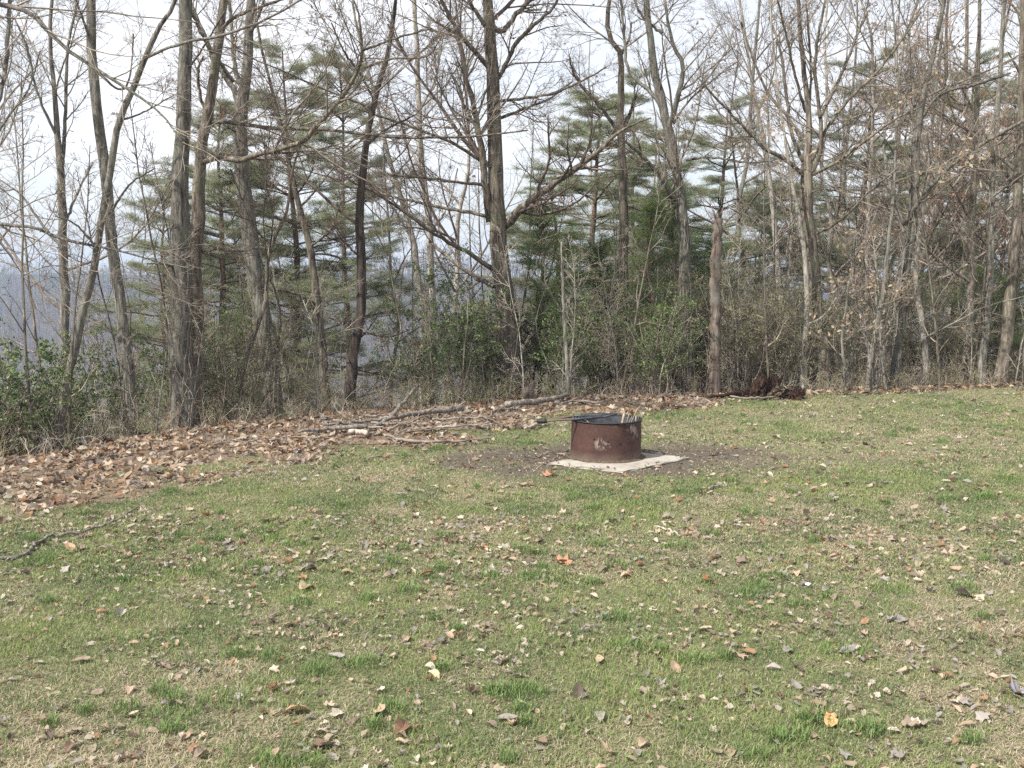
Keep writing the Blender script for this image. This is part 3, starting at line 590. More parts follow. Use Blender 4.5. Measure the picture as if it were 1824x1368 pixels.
def foliage(tips, n, rng, size, cols, droop=.3, gmat='leaves', name='foliage', parent=None):
    g = Geo(); i = rng.randint(0, len(tips), n); j = rng.randint(1, tips.shape[1], n); p = tips[i, j] + rng.randn(n, 3) * .02
    a = unit(rng.randn(n, 3) + np.array([0, 0, -droop])); b_ = unit(np.cross(a, rng.randn(n, 3))); c_ = np.cross(a, b_); s = rng.uniform(.6, 1.25, n)[:, None] * size
    V = np.stack([p, p + a * s * .5 + b_ * s * .26 + c_ * s * .06, p + a * s, p + a * s * .5 - b_ * s * .26 + c_ * s * .06], 1)
    col = np.array(cols)[rng.randint(0, len(cols), n)] * rng.uniform(.75, 1.25, (n, 1)); k = np.arange(n)[:, None] * 4
    g.add(V, np.concatenate([k + np.array([0, 1, 2]), k + np.array([0, 2, 3])]), np.repeat(col, 4, 0))
    return link(name, g.mesh(name, gmat, False), parent)
def tree(label, d, trunk, limbs=(), mat='bark_grey', tw='twig', H=14, nr=9, seed=0, hmin=3.0, rlen=2.6, rup=.5, k2=9, k3=8, k4=5, leafy=None, top=True, vines=0, name='bare_tree', flare=1.35, cat='tree', fine=True):
    rng = np.random.RandomState(seed + 100)
    W = []; w1 = []
    for i, p in enumerate(trunk):
        dy = (p[3] if len(p) > 3 else 0); W.append(P(p[0], p[1], d + dy)); w1.append(p[2] / F * (d + dy) / 2 * .93)
    W = np.array(W); w1 = np.array(w1)
    dirv = unit(W[-1] - W[-2])
    if top:
        while W[-1][2] < H:
            dirv = unit(dirv * .85 + np.array([rng.randn() * .08, rng.randn() * .08, .25])); W = np.vstack([W, W[-1] + dirv * 1.6]); w1 = np.append(w1, max(w1[-1] * .78, .012))
    base = W[0].copy(); zb = gzs(base[0], base[1]); 
    if W[0][2] > zb + .03: base = np.array([W[0][0], W[0][1], zb]); W = np.vstack([base, W]); w1 = np.append(w1[0] * 1.05, w1)
    W[0, 2] = min(W[0, 2], zb) - .05
    org = np.array([W[0, 0], W[0, 1], W[0, 2] + .05]); W = W - org
    pr = resample(np.column_stack([W, w1]), 46); Pt = pr[:, :3]; Rt = np.maximum(pr[:, 3], .006); hh = Pt[:, 2] - Pt[0, 2]
    Rt = Rt * (1 + (flare - 1) * np.exp(-hh / .28))
    Pt[1:] += rng.randn(len(Pt) - 1, 3) * np.array([1, 1, 0]) * np.minimum(Rt[1:, None] * .12, .012)
    root = thing(name, org, label, cat)
    g = Geo(); tubes(g, Pt, Rt, 14, cap=True, rough=.045, rng=rng); link('trunk', g.mesh('trunk', mat), root)
    LL = []
    for lb in limbs:
        pts = lb[0]; d0, d1 = lb[1]
        q = np.array([np.append(P(p[0], p[1], d + d0 + (d1 - d0) * i / (len(pts) - 1)) - org, p[2] / F * d / 2 * .80) for i, p in enumerate(pts)])
        e = unit(q[-1, :3] - q[-2, :3])
        q = resample(q, 22); q[1:-1, :3] += rng.randn(20, 3) * np.minimum(q[1:-1, 3:4] * .25, .012); q[:, 3] = np.maximum(q[:, 3], .006)
        gg = Geo(); tubes(gg, q[:, :3], q[:, 3], 9, cap=True, rough=.04, rng=rng); link('limb', gg.mesh('limb', mat), root)
        qq = q[np.linspace(0, 21, LM).astype(int)]; LL.append((qq[:, :3], qq[:, 3]))
    if nr:
        zc = Pt[:, 2] + org[2]; ok = np.where((zc > hmin) )[0]
        if len(ok) > 2:
            i = rng.choice(ok[:-1], nr); p0 = Pt[i]; a = rng.rand(nr) * 6.283; fr = (zc[i] - hmin) / max(H - hmin, 1)
            D = np.stack([np.cos(a), np.sin(a), rup + rng.uniform(-.3, .5, nr)], 1); Ln = rlen * rng.uniform(.6, 1.3, nr) * (1.1 - .6 * fr)
            Pn, Rn = grow(p0, D, Ln, np.minimum(Rt[i] * .4, .008 + .012 * Ln), LM - 1, .10, .05, rng, .3)
            for a_, b_ in zip(Pn, Rn): LL.append((a_, b_))
            gg = Geo(); tubes(gg, Pn, Rn, 6)
        # leader twigs
    ii = np.linspace(len(Pt) * .72, len(Pt) - 1, LM).astype(int)
    if top: LL.append((Pt[ii], np.maximum(Rt[ii] * .4, .008)))
    g, tips = branchset(LL, rng, k2, k3, k4, fine=fine)
    if nr: tubes(g, Pn, Rn, 6)
    crown = link('crown', g.mesh('crown', tw), root)
    if leafy: foliage(tips, leafy[0], rng, leafy[1], leafy[2], parent=root)
    if vines:
        g = Geo(); nv = vines; n_ = 14; th0 = rng.rand(nv) * 6.28; tw_ = rng.randn(nv) * 1.2; Pv = np.zeros((nv, n_, 3)); hv = rng.uniform(.35, 1, nv) * 3.4; 
        for k in range(n_):
            z = hv * k / (n_ - 1); zi = np.interp(z, hh, np.arange(len(hh))); x = np.interp(zi, np.arange(len(hh)), Pt[:, 0]); y = np.interp(zi, np.arange(len(hh)), Pt[:, 1]); r_ = np.interp(zi, np.arange(len(hh)), Rt) + .012
            th = th0 + tw_ * k / n_; Pv[:, k] = np.stack([x + r_ * np.cos(th), y + r_ * np.sin(th), z + Pt[0, 2]], 1) + rng.randn(nv, 3) * .015
        Rv = rng.uniform(.004, .012, nv)[:, None] * np.linspace(1, .5, n_); tubes(g, Pv, Rv, 5)
        s = spawn(Pv, Rv, 14, rng, .05, (.7, 1.4), .12, .5, .0025); Pn2, Rn2 = grow(*s, 4, .3, 0, rng); tubes(g, Pn2, Rn2, 3)
        link('climbing_vines', g.mesh('climbing_vines', 'twig'), root)
    return root
RUST = [(0.42, 0.19, 0.10), (0.34, 0.16, 0.09), (0.50, 0.27, 0.15)]; TAN = [(0.46, 0.36, 0.25), (0.38, 0.28, 0.19)]; DKB = [(0.10, 0.06, 0.045), (0.16, 0.09, 0.06)]
T = tree
T('off-frame tree at far left whose limbs hang into the picture', 12.5, [(-150, 860, 34), (-130, 500, 30), (-110, 200, 28), (-100, 0, 24)],
  [([(-105, 60, 14), (-40, -10, 12), (0, 8, 11), (45, 20, 10), (90, 60, 9), (130, 95, 8), (165, 118, 8), (190, 135, 7), (235, 165, 6), (290, 205, 4), (330, 260, 3)], (0, -.8)),
   ([(-118, 330, 14), (-60, 375, 11), (0, 398, 8), (60, 405, 7), (110, 425, 7), (160, 436, 6), (230, 452, 4), (300, 470, 3), (345, 480, 2)], (0, -.6)),
   ([(-115, 260, 14), (-30, 220, 11), (0, 170, 9), (10, 120, 9), (14, 60, 9), (20, -20, 8)], (0, .4)),
   ([(-120, 420, 10), (-40, 300, 8), (10, 215, 5), (50, 160, 4), (72, 90, 3)], (0, .2))], seed=1, nr=8, H=14)
T('slim grey forked tree at far left behind the leaning stem', 16.0, [(125, 735, 17), (117, 600, 17), (113, 450, 16), (110, 360, 15), (106, 280, 13), (100, 215, 10), (97, 150, 8), (90, 90, 7), (93, 0, 6)],
  [([(110, 300, 9), (116, 230, 8), (118, 130, 7), (125, 60, 6), (140, 0, 5)], (0, .4)), ([(103, 245, 7), (85, 210, 6), (62, 150, 5), (50, 90, 5), (25, 30, 3)], (0, -.4)),
   ([(108, 440, 8), (75, 400, 6), (40, 350, 4), (0, 320, 3)], (0, .5)), ([(115, 400, 7), (140, 340, 5), (165, 290, 4)], (0, .5))], seed=2, nr=12, H=12, hmin=1)
T('dark straight trunk left of the paired trunks, forking low', 13.2, [(238, 790, 22), (228, 660, 21), (215, 540, 20), (205, 470, 20), (196, 390, 20), (190, 330, 20), (178, 240, 19), (170, 150, 18), (162, 80, 17), (162, 0, 16)],
  [([(165, 85, 7), (150, 40, 5), (135, 0, 4)], (0, -.3)), ([(175, 130, 6), (215, 160, 5), (232, 130, 4), (238, 60, 3)], (0, .5)), ([(196, 380, 6), (230, 330, 4), (275, 300, 3)], (0, -.4))], seed=3, nr=8, H=14, vines=5, hmin=4)
T('slender leaning tree crossing in front of the dark forked trunk', 12.2, [(102, 808, 15), (115, 700, 15), (138, 600, 15), (165, 480, 14), (180, 400, 13), (196, 310, 12), (212, 220, 12), (238, 155, 11), (262, 95, 10), (285, 45, 8), (312, 0, 7)],
  [([(262, 102, 7), (300, 85, 6), (345, 72, 6), (400, 62, 6), (450, 45, 5), (520, 10, 4), (560, -20, 3)], (0, -.5)), ([(215, 215, 5), (255, 200, 4), (300, 175, 3), (318, 165, 2)], (0, .6)),
   ([(172, 440, 6), (135, 400, 4), (100, 385, 3)], (0, -.4))], seed=4, nr=5, H=10, hmin=4.5, mat='bark_grey')
T('big grey trunk of the close pair, the left one', 13.4, [(328, 792, 46), (325, 700, 42), (322, 600, 40), (322, 460, 37), (320, 380, 33), (322, 260, 28), (328, 130, 25), (333, 0, 23)],
  [([(342, 20, 9), (355, 50, 8), (372, 85, 8), (395, 115, 9), (415, 145, 9)], (0, .9)), ([(318, 480, 8), (290, 470, 5), (262, 470, 3)], (0, -.5)), ([(335, 120, 5), (362, 85, 4), (400, 20, 3)], (0, -.6))], seed=5, nr=6, H=15, hmin=6.5, vines=26, mat='bark_grey')
T('darker twisting trunk of the close pair, the right one', 13.9, [(352, 782, 28), (350, 600, 28), (345, 480, 28), (352, 390, 25), (354, 310, 22), (362, 250, 20), (372, 200, 19), (380, 140, 18), (392, 60, 17), (398, 0, 15)],
  [([(356, 292, 12), (375, 283, 12), (400, 282, 12), (430, 285, 11), (460, 275, 11), (500, 266, 10), (540, 250, 10), (565, 225, 10), (600, 185, 9), (622, 158, 8), (640, 120, 7), (645, 88, 6), (640, 30, 4), (630, 0, 3)], (0, -1.6)),
   ([(372, 218, 8), (410, 218, 8), (440, 222, 8), (500, 230, 8), (560, 230, 7), (620, 235, 6), (680, 243, 5), (750, 246, 5), (850, 242, 4), (940, 232, 3)], (0, -1.0)),
   ([(366, 200, 7), (355, 165, 7), (353, 125, 6), (362, 100, 4)], (0, -.2)), ([(385, 60, 8), (420, 30, 7), (470, 10, 6), (530, -10, 5)], (0, -.5)), ([(360, 448, 6), (395, 442, 6), (430, 447, 4), (460, 440, 3)], (0, -.6)),
   ([(645, 90, 5), (700, 70, 4), (770, 50, 3)], (-1.6, -1.9)), ([(650, 120, 5), (700, 105, 4), (760, 100, 3), (790, 60, 2)], (-1.6, -2.2))], seed=6, nr=6, H=15, hmin=6, vines=14, mat='bark_oak', k2=11)
T('stout pale grey trunk forking high, right of the close pair', 16.2, [(490, 735, 33), (476, 620, 31), (462, 540, 30), (450, 465, 30), (440, 390, 29), (432, 320, 27), (430, 250, 26), (432, 190, 24), (440, 130, 20), (442, 70, 17), (447, 0, 15)],
  [([(428, 190, 13), (410, 148, 13), (388, 115, 11), (368, 70, 9), (345, 20, 8), (335, -20, 7)], (0, .8)), ([(432, 170, 11), (418, 110, 9), (412, 50, 8), (408, 0, 8)], (0, .2)), ([(445, 60, 9), (460, 30, 7), (470, 0, 6)], (0, -.4)),
   ([(475, 560, 10), (500, 620, 12), (520, 700, 12)], (.3, .9)), ([(435, 240, 5), (400, 230, 4), (385, 270, 3)], (0, -.5))], seed=7, nr=8, H=15, hmin=5, vines=10)
T('thin brownish trunk leaning left behind the white sapling', 17.5, [(582, 728, 17), (575, 640, 16), (565, 540, 15), (555, 460, 13), (540, 395, 12), (528, 345, 10), (515, 290, 8), (500, 220, 6)],
  [([(552, 440, 6), (590, 410, 4), (600, 380, 3)], (0, -.5)), ([(568, 545, 7), (530, 525, 6), (490, 515, 5)], (0, -.6)), ([(535, 370, 5), (570, 330, 4), (600, 290, 3)], (0, .6))], seed=8, nr=9, H=9, hmin=2.5, mat='bark_oak', tw='twig_dark', k2=11)
T('sinuous dark brown trunk in the gap before the hazy valley', 15.2, [(622, 742, 21), (624, 690, 20), (632, 620, 19), (643, 540, 19), (644, 465, 18), (640, 390, 16), (648, 300, 14), (655, 235, 12), (672, 160, 11), (690, 100, 9), (700, 40, 7), (705, 0, 6)],
  [([(642, 460, 6), (600, 420, 4), (560, 400, 3)], (0, .6)), ([(652, 260, 6), (690, 230, 5), (750, 200, 3)], (0, .4)), ([(668, 180, 6), (640, 130, 5), (612, 90, 4), (590, 40, 3)], (0, -.4)), ([(640, 590, 5), (690, 600, 3), (730, 588, 2)], (0, -.5))], seed=9, nr=8, H=10, hmin=2.5, mat='bark_dark', tw='twig_dark', leafy=(350, .06, RUST), k2=12)
T('pale slim straight trunk left of the main oak', 18.5, [(770, 722, 13), (772, 600, 14), (768, 480, 13), (765, 400, 13), (755, 330, 12), (748, 250, 11), (745, 180, 10), (743, 90, 9), (738, 0, 8)],
  [([(765, 420, 6), (800, 360, 4), (815, 300, 3)], (0, .5)), ([(750, 300, 6), (715, 240, 4), (690, 190, 3)], (0, .5)), ([(746, 200, 5), (775, 140, 4), (790, 60, 3)], (0, -.5))], seed=10, nr=10, H=13, hmin=3, mat='bark_pale', leafy=(500, .055, RUST))
T('pale crooked trunk with a mottled foot, left of the slim pale one', 20, [(755, 722, 12), (752, 640, 14), (755, 560, 12), (745, 500, 13), (738, 440, 13), (725, 390, 11), (708, 330, 9), (690, 270, 8), (670, 180, 6)], [([(735, 430, 6), (700, 370, 5), (650, 320, 4), (600, 300, 3)], (0, -.5))], seed=11, nr=8, H=10, hmin=3, mat='bark_pale')
T('main thick oak with flared foot behind the log', 17.0, [(912, 722, 50), (910, 660, 43), (903, 590, 38), (897, 520, 35), (890, 440, 33), (885, 380, 31), (884, 300, 28), (880, 220, 26), (878, 130, 24), (873, 50, 21), (868, 0, 19)],
  [([(898, 402, 20), (925, 375, 19), (955, 350, 18), (990, 325, 15), (1020, 305, 12), (1055, 280, 10), (1085, 250, 8), (1120, 225, 5), (1160, 210, 3)], (0, -1.2)),
   ([(872, 395, 16), (866, 350, 16), (862, 300, 15), (855, 250, 14), (848, 205, 12), (838, 165, 10), (828, 125, 9), (820, 80, 8), (805, 30, 5)], (0, -.5)),
   ([(882, 480, 11), (850, 460, 10), (815, 440, 9), (780, 420, 8), (745, 395, 7), (710, 370, 6), (670, 345, 5), (620, 320, 4)], (0, -1.0)),
   ([(880, 510, 11), (850, 495, 10), (820, 475, 8), (795, 455, 8), (765, 430, 7)], (0, .8)),
   ([(878, 48, 13), (895, 55, 11), (920, 25, 11), (945, 0, 10), (960, -20, 8)], (0, .4)), ([(888, 140, 9), (905, 105, 9), (922, 75, 9), (950, 45, 8), (985, 15, 6), (995, -10, 5)], (0, -.5)),
   ([(868, 50, 11), (850, 25, 9), (835, 0, 8)], (0, -.2)), ([(892, 180, 7), (935, 175, 6), (990, 165, 5), (1040, 142, 4), (1080, 120, 3)], (0, -1.0)),
   ([(860, 290, 8), (820, 262, 7), (770, 240, 6), (700, 215, 5), (640, 195, 4)], (0, -1.4)), ([(868, 330, 8), (820, 325, 6), (760, 318, 5), (690, 310, 4)], (0, -1.2)), ([(890, 210, 7), (940, 192, 6), (985, 172, 5), (1020, 145, 3)], (0, .6)),
   ([(865, 385, 8), (800, 372, 7), (740, 360, 6), (660, 340, 5), (600, 330, 3)], (0, .6))], seed=12, nr=12, H=16, hmin=3.2, rlen=2.8, mat='bark_oak', tw='twig_dark', k2=12, k3=8, k4=4, leafy=(420, .06, DKB + RUST), vines=16, flare=1.6)
T('thin standing dead snag behind the pale log, split bark', 15.6, [(1014, 722, 8), (1011, 660, 8), (1006, 590, 7), (1003, 520, 6), (1001, 470, 4), (1000, 430, 3)], [([(1004, 560, 4), (985, 530, 3), (970, 500, 2)], (0, -.2))], seed=13, nr=0, H=3, top=False, mat='bark_grey', name='dead_snag', k2=6, k3=4, k4=3)
T('mid grey trunk with an S bent top, in front of the pines', 18, [(1112, 712, 19), (1112, 600, 19), (1110, 500, 19), (1110, 420, 18), (1109, 330, 16), (1107, 250, 15), (1106, 180, 13), (1106, 100, 10), (1095, 85, 9), (1084, 60, 9), (1082, 20, 8), (1088, -10, 6)],
  [([(1107, 245, 9), (1080, 205, 8), (1055, 175, 7), (1030, 145, 6), (1018, 120, 4), (1014, 100, 3)], (0, -.6)), ([(1112, 225, 8), (1125, 195, 8), (1132, 170, 6)], (0, .3)), ([(1118, 365, 8), (1145, 373, 8), (1170, 375, 5)], (0, -.6)), ([(1106, 100, 6), (1120, 70, 5), (1125, 40, 4)], (0, .2))],
  seed=14, nr=7, H=11, hmin=5, mat='bark_oak', vines=10, leafy=(200, .05, DKB))
T('tall grey trunk forking at mid height, left of the broken snag', 17.2, [(1232, 722, 23), (1224, 620, 22), (1220, 520, 21), (1217, 430, 22), (1213, 350, 18), (1200, 290, 17), (1190, 230, 17), (1180, 180, 16), (1165, 130, 14), (1158, 60, 12), (1152, 0, 11)],
  [([(1215, 380, 13), (1208, 310, 12), (1200, 250, 12), (1196, 215, 12), (1212, 160, 11), (1214, 110, 9), (1200, 80, 8), (1190, 40, 6), (1185, 0, 5)], (0, -.5)),
   ([(1205, 355, 12), (1180, 320, 11), (1155, 290, 9), (1135, 270, 7), (1110, 250, 5)], (0, -.9)), ([(1190, 215, 10), (1165, 170, 9), (1140, 145, 8), (1118, 120, 7), (1112, 60, 6), (1105, 0, 5)], (0, .3)),
   ([(1222, 285, 6), (1270, 280, 5), (1330, 290, 4), (1380, 285, 3)], (0, -.8)), ([(1180, 60, 7), (1145, 30, 6), (1130, 0, 5)], (0, .4))], seed=15, nr=9, H=14, hmin=5, vines=12, k2=11)
T('broken dead snag with jagged top and bare brown lower trunk', 16.2, [(1271, 718, 22), (1273, 640, 21), (1274, 560, 20), (1275, 480, 21), (1277, 430, 20), (1279, 388, 17)], [([(1278, 395, 6), (1272, 380, 5), (1270, 372, 2)], (0, 0)), ([(1281, 395, 6), (1285, 378, 4), (1286, 370, 1)], (.02, 0))], seed=16, nr=0, H=3, top=False, mat='bark_dead', name='dead_snag', k2=2, k3=2, k4=2, vines=3)
T('many-stemmed spreading tree right of the snag with vase shaped crown', 17.5, [(1466, 718, 42), (1460, 640, 36), (1452, 560, 31), (1446, 480, 28), (1441, 400, 24), (1437, 310, 22), (1440, 250, 12), (1440, 190, 10), (1432, 130, 9), (1425, 60, 8), (1422, 0, 7)],
  [([(1436, 312, 12), (1455, 290, 10), (1462, 240, 9), (1458, 190, 8), (1452, 120, 7), (1458, 60, 6), (1470, 0, 5)], (0, -.4)), ([(1440, 300, 9), (1472, 232, 7), (1505, 185, 7), (1560, 130, 6), (1600, 80, 5), (1640, 20, 4)], (0, -.6)),
   ([(1460, 210, 8), (1500, 130, 7), (1520, 80, 6), (1545, 20, 5)], (-.3, .5)), ([(1434, 315, 10), (1400, 285, 9), (1360, 262, 8), (1320, 220, 6), (1280, 180, 5), (1245, 140, 3)], (0, -.8)),
   ([(1432, 290, 9), (1410, 240, 8), (1400, 160, 7), (1390, 90, 6), (1370, 30, 5)], (0, .5)), ([(1428, 250, 8), (1400, 205, 7), (1365, 160, 6), (1340, 100, 5), (1320, 40, 4)], (0, .9)),
   ([(1436, 200, 7), (1415, 130, 6), (1400, 60, 5), (1385, 0, 4)], (.2, -.6)), ([(1442, 312, 8), (1490, 290, 7), (1535, 255, 6), (1590, 215, 5), (1640, 190, 3)], (0, -1)), ([(1448, 420, 6), (1500, 390, 5), (1550, 340, 4), (1600, 300, 3)], (0, -.9)),
   ([(1438, 220, 6), (1445, 140, 5), (1440, 60, 5), (1435, 0, 4)], (0, .3))], seed=17, nr=4, H=10, hmin=5, vines=8, k2=8, k3=6, mat='bark_oak')
T('pale mottled trunk touching the left side of the vase shaped tree', 17.2, [(1432, 712, 13), (1431, 660, 13), (1433, 600, 11), (1438, 540, 10), (1434, 470, 9), (1425, 400, 8), (1412, 330, 6), (1400, 260, 5)], [([(1438, 580, 6), (1470, 560, 5), (1490, 530, 3)], (0, -.3))], seed=18, nr=6, H=7, hmin=3, mat='bark_pale', leafy=(260, .08, TAN))
T('grey sweeping tree at right with long up-curved limbs', 17.4, [(1590, 708, 20), (1598, 640, 18), (1605, 560, 19), (1610, 500, 20), (1622, 420, 19), (1628, 340, 18), (1633, 260, 16), (1640, 200, 13), (1652, 140, 10), (1668, 70, 8), (1682, 0, 7)],
  [([(1636, 230, 10), (1628, 190, 9), (1625, 130, 8), (1618, 60, 7), (1635, 0, 6)], (0, .5)), ([(1610, 400, 10), (1645, 350, 10), (1680, 310, 9), (1720, 275, 8), (1770, 245, 8), (1824, 215, 7)], (0, -1.3)),
   ([(1605, 560, 8), (1625, 535, 8), (1600, 530, 6)], (0, -.2)), ([(1640, 210, 8), (1680, 165, 7), (1740, 150, 6), (1800, 130, 5)], (0, -.6)), ([(1615, 430, 8), (1585, 330, 7), (1575, 240, 6), (1600, 150, 5), (1612, 60, 4)], (0, .6)), ([(1650, 600, 3), (1700, 575, 3), (1760, 545, 3), (1840, 525, 2)], (-.5, -1.2))],
  seed=19, nr=8, H=11, hmin=3.5, leafy=(350, .055, RUST), k2=10)
T('slim greyish multi stem tree between vase tree and sweeping tree', 17.0, [(1550, 712, 15), (1552, 640, 14), (1560, 590, 12), (1574, 520, 9), (1582, 440, 7), (1590, 360, 6), (1595, 280, 5)], [([(1552, 640, 9), (1535, 580, 8), (1520, 500, 6), (1522, 420, 5)], (0, .3)), ([(1555, 620, 8), (1590, 570, 7), (1610, 520, 5)], (0, -.3))], seed=20, nr=8, H=7, hmin=1.5, leafy=(700, .085, TAN))
T('small beech sapling holding pale tan leaves right of the vase tree', 16.4, [(1500, 712, 6), (1504, 660, 6), (1500, 600, 5), (1508, 540, 4), (1512, 500, 3)], [([(1502, 650, 3), (1475, 610, 3), (1445, 585, 2)], (0, -.4)), ([(1502, 610, 3), (1530, 590, 3), (1560, 580, 2)], (0, -.4))], seed=44, nr=6, H=2.2, hmin=.4, rlen=.8, top=False, mat='bark_grey', tw='twig', name='sapling', cat='sapling', k2=6, k3=3, k4=2, leafy=(110, .08, TAN))
T('small beech sapling holding tan leaves before the sweeping tree', 16.6, [(1580, 705, 5), (1572, 640, 5), (1566, 580, 4), (1560, 530, 3)], [([(1570, 620, 3), (1540, 600, 2), (1520, 590, 2)], (0, -.3))], seed=45, nr=5, H=2, hmin=.4, rlen=.7, top=False, mat='bark_grey', tw='twig', name='sapling', cat='sapling', k2=6, k3=3, k4=2, leafy=(90, .08, TAN))
T('brown straight trunk at right carrying rusty leaves', 19.5, [(1722, 700, 14), (1728, 600, 14), (1730, 480, 13), (1732, 380, 12), (1738, 250, 10), (1742, 120, 8), (1745, 0, 6)], [([(1732, 400, 6), (1700, 340, 4), (1670, 300, 3)], (0, -.4)), ([(1735, 330, 6), (1770, 270, 4), (1800, 220, 3)], (0, -.4))], seed=21, nr=14, H=11, hmin=1.5, mat='bark_oak', leafy=(1500, .06, RUST), k2=9)
T('grey trunk second from the right edge, slightly leaning', 18.2, [(1748, 700, 15), (1756, 600, 14), (1764, 480, 12), (1766, 360, 11), (1775, 240, 9), (1782, 120, 8), (1790, 0, 7)], [([(1766, 360, 6), (1750, 290, 5), (1735, 230, 4)], (0, .5))], seed=22, nr=10, H=12, hmin=3, leafy=(500, .055, RUST))
T('thicker brown trunk leaning at the right edge of the picture', 17.8, [(1780, 702, 25), (1788, 640, 22), (1798, 560, 22), (1806, 480, 20), (1811, 380, 18), (1816, 280, 16), (1820, 150, 14), (1822, 0, 12)], [([(1812, 340, 8), (1780, 290, 6), (1740, 210, 5), (1700, 130, 4)], (0, .4)), ([(1800, 510, 8), (1822, 480, 8), (1850, 470, 6)], (0, -.3))], seed=23, nr=9, H=14, hmin=3.5, mat='bark_oak')
T('thin pale trunk just past the slim multi stem tree', 19, [(1652, 700, 11), (1648, 620, 11), (1640, 560, 11), (1632, 500, 10), (1640, 400, 9), (1655, 300, 8), (1662, 200, 6)], [], seed=24, nr=9, H=9, hmin=2.5, mat='bark_pale')
T('double thin grey trunk behind the brush near the vase tree', 22, [(1392, 700, 11), (1390, 560, 12), (1384, 450, 11), (1375, 350, 9), (1360, 250, 8), (1340, 150, 6), (1325, 50, 5)], [([(1390, 560, 8), (1405, 480, 8), (1410, 380, 7), (1405, 280, 5)], (0, .6)), ([(1385, 470, 6), (1350, 400, 5), (1300, 370, 4)], (0, -.5))], seed=25, nr=10, H=11, hmin=2.5, mat='bark_pale')
T('very thin pale sapling leaning before the valley gap', 14.6, [(1652 - 1100, 768, 5), (565, 720, 6), (562, 660, 5), (568, 600, 4), (575, 540, 4), (590, 500, 3)], [([(565, 690, 3), (590, 650, 3), (600, 610, 2)], (0, .2)), ([(566, 600, 3), (550, 560, 3), (530, 510, 2)], (0, .2))], seed=26, nr=3, H=2.5, hmin=.8, rlen=.6, top=False, mat='bark_pale', tw='twig_pale', name='sapling', k2=7, k3=4, k4=3, cat='sapling')
T('thin curving tree with drooping vines left of the dark sinuous trunk', 14.8, [(420, 760, 6), (440, 640, 8), (472, 540, 8), (476, 470, 8), (490, 420, 8), (510, 380, 6), (522, 300, 5), (535, 260, 4)], [([(478, 480, 5), (500, 560, 5), (495, 620, 4)], (0, .3)), ([(476, 430, 5), (450, 400, 4), (410, 300, 3)], (0, -.3))], seed=27, nr=5, H=4, hmin=1.2, top=False, mat='bark_oak', tw='twig_dark', k2=10)

# generic background trees: prototypes then copies
def proto_bare(seed, H, r, mat, tw, leafy=None, fork=0, nr=18, k2=7, k3=6, k4=3, hm=.32):
    rng = np.random.RandomState(seed); z = np.linspace(0, H, 12); x = np.cumsum(rng.randn(12) * .10); y = np.cumsum(rng.randn(12) * .10)
    W = np.stack([x - x[0], y - y[0], z], 1); pr = resample(np.column_stack([W, np.linspace(r, .012, 12)]), 30)
    g = Geo(); tubes(g, pr[:, :3], pr[:, 3] * (1 + .4 * np.exp(-pr[:, 2] / .3)), 9, rough=.04, rng=rng); trunk = g.mesh('trunk', mat)
    i = rng.randint(int(30 * hm), 29, nr); a = rng.rand(nr) * 6.283; fr = i / 30
    D = np.stack([np.cos(a), np.sin(a), .75 + rng.uniform(-.4, .7, nr)], 1); Ln = H * .24 * rng.uniform(.5, 1.2, nr) * (1.25 - .8 * fr)
    Pn, Rn = grow(pr[i, :3], D, Ln, np.minimum(pr[i, 3] * .6, .01 + Ln * .013), LM - 1, .10, .05, rng, .3)
    g, tips = branchset([(a_, b_) for a_, b_ in zip(Pn, Rn)], rng, k2, k3, k4); tubes(g, Pn, Rn, 5)
    return trunk, g.mesh('crown', tw), (tips, leafy, rng)
def mk(name, label, cat, meshes, group):
    t = thing(name, (0, 0, 0), label, cat, group)
    link('trunk', meshes[0], t); link('crown', meshes[1], t)
    tips, leafy, rng = meshes[2]
    if leafy: foliage(tips, leafy[0], rng, leafy[1], leafy[2], parent=t)
    return t
BP = [proto_bare(301, 15, .13, 'bark_grey', 'twig'), proto_bare(302, 13, .09, 'bark_pale', 'twig'), proto_bare(303, 16, .14, 'bark_oak', 'twig_dark'), proto_bare(304, 12, .07, 'bark_grey', 'twig_dark', nr=15), proto_bare(305, 11, .08, 'bark_oak', 'twig', (1400, .06, RUST), hm=.15, nr=20), proto_bare(306, 9, .05, 'bark_pale', 'twig', (500, .07, TAN), hm=.15, nr=14)]
LBL = ['medium grey bare tree rooted down the slope in the wood', 'pale barked slim bare tree rooted down the slope in the wood', 'dark brown bare tree rooted down the slope in the wood', 'thin grey bare pole tree rooted down the slope in the wood', 'brown tree holding many rusty dead leaves back in the wood', 'small pale tree holding buff dead leaves back in the wood']
GRP = ['grey bare trees down the slope', 'pale slim trees down the slope', 'dark brown bare trees down the slope', 'thin pole trees down the slope', 'rusty leaved trees in the wood', 'buff leaved small trees in the wood']
rng = np.random.RandomState(9); roots = [None] * 6
spots = []
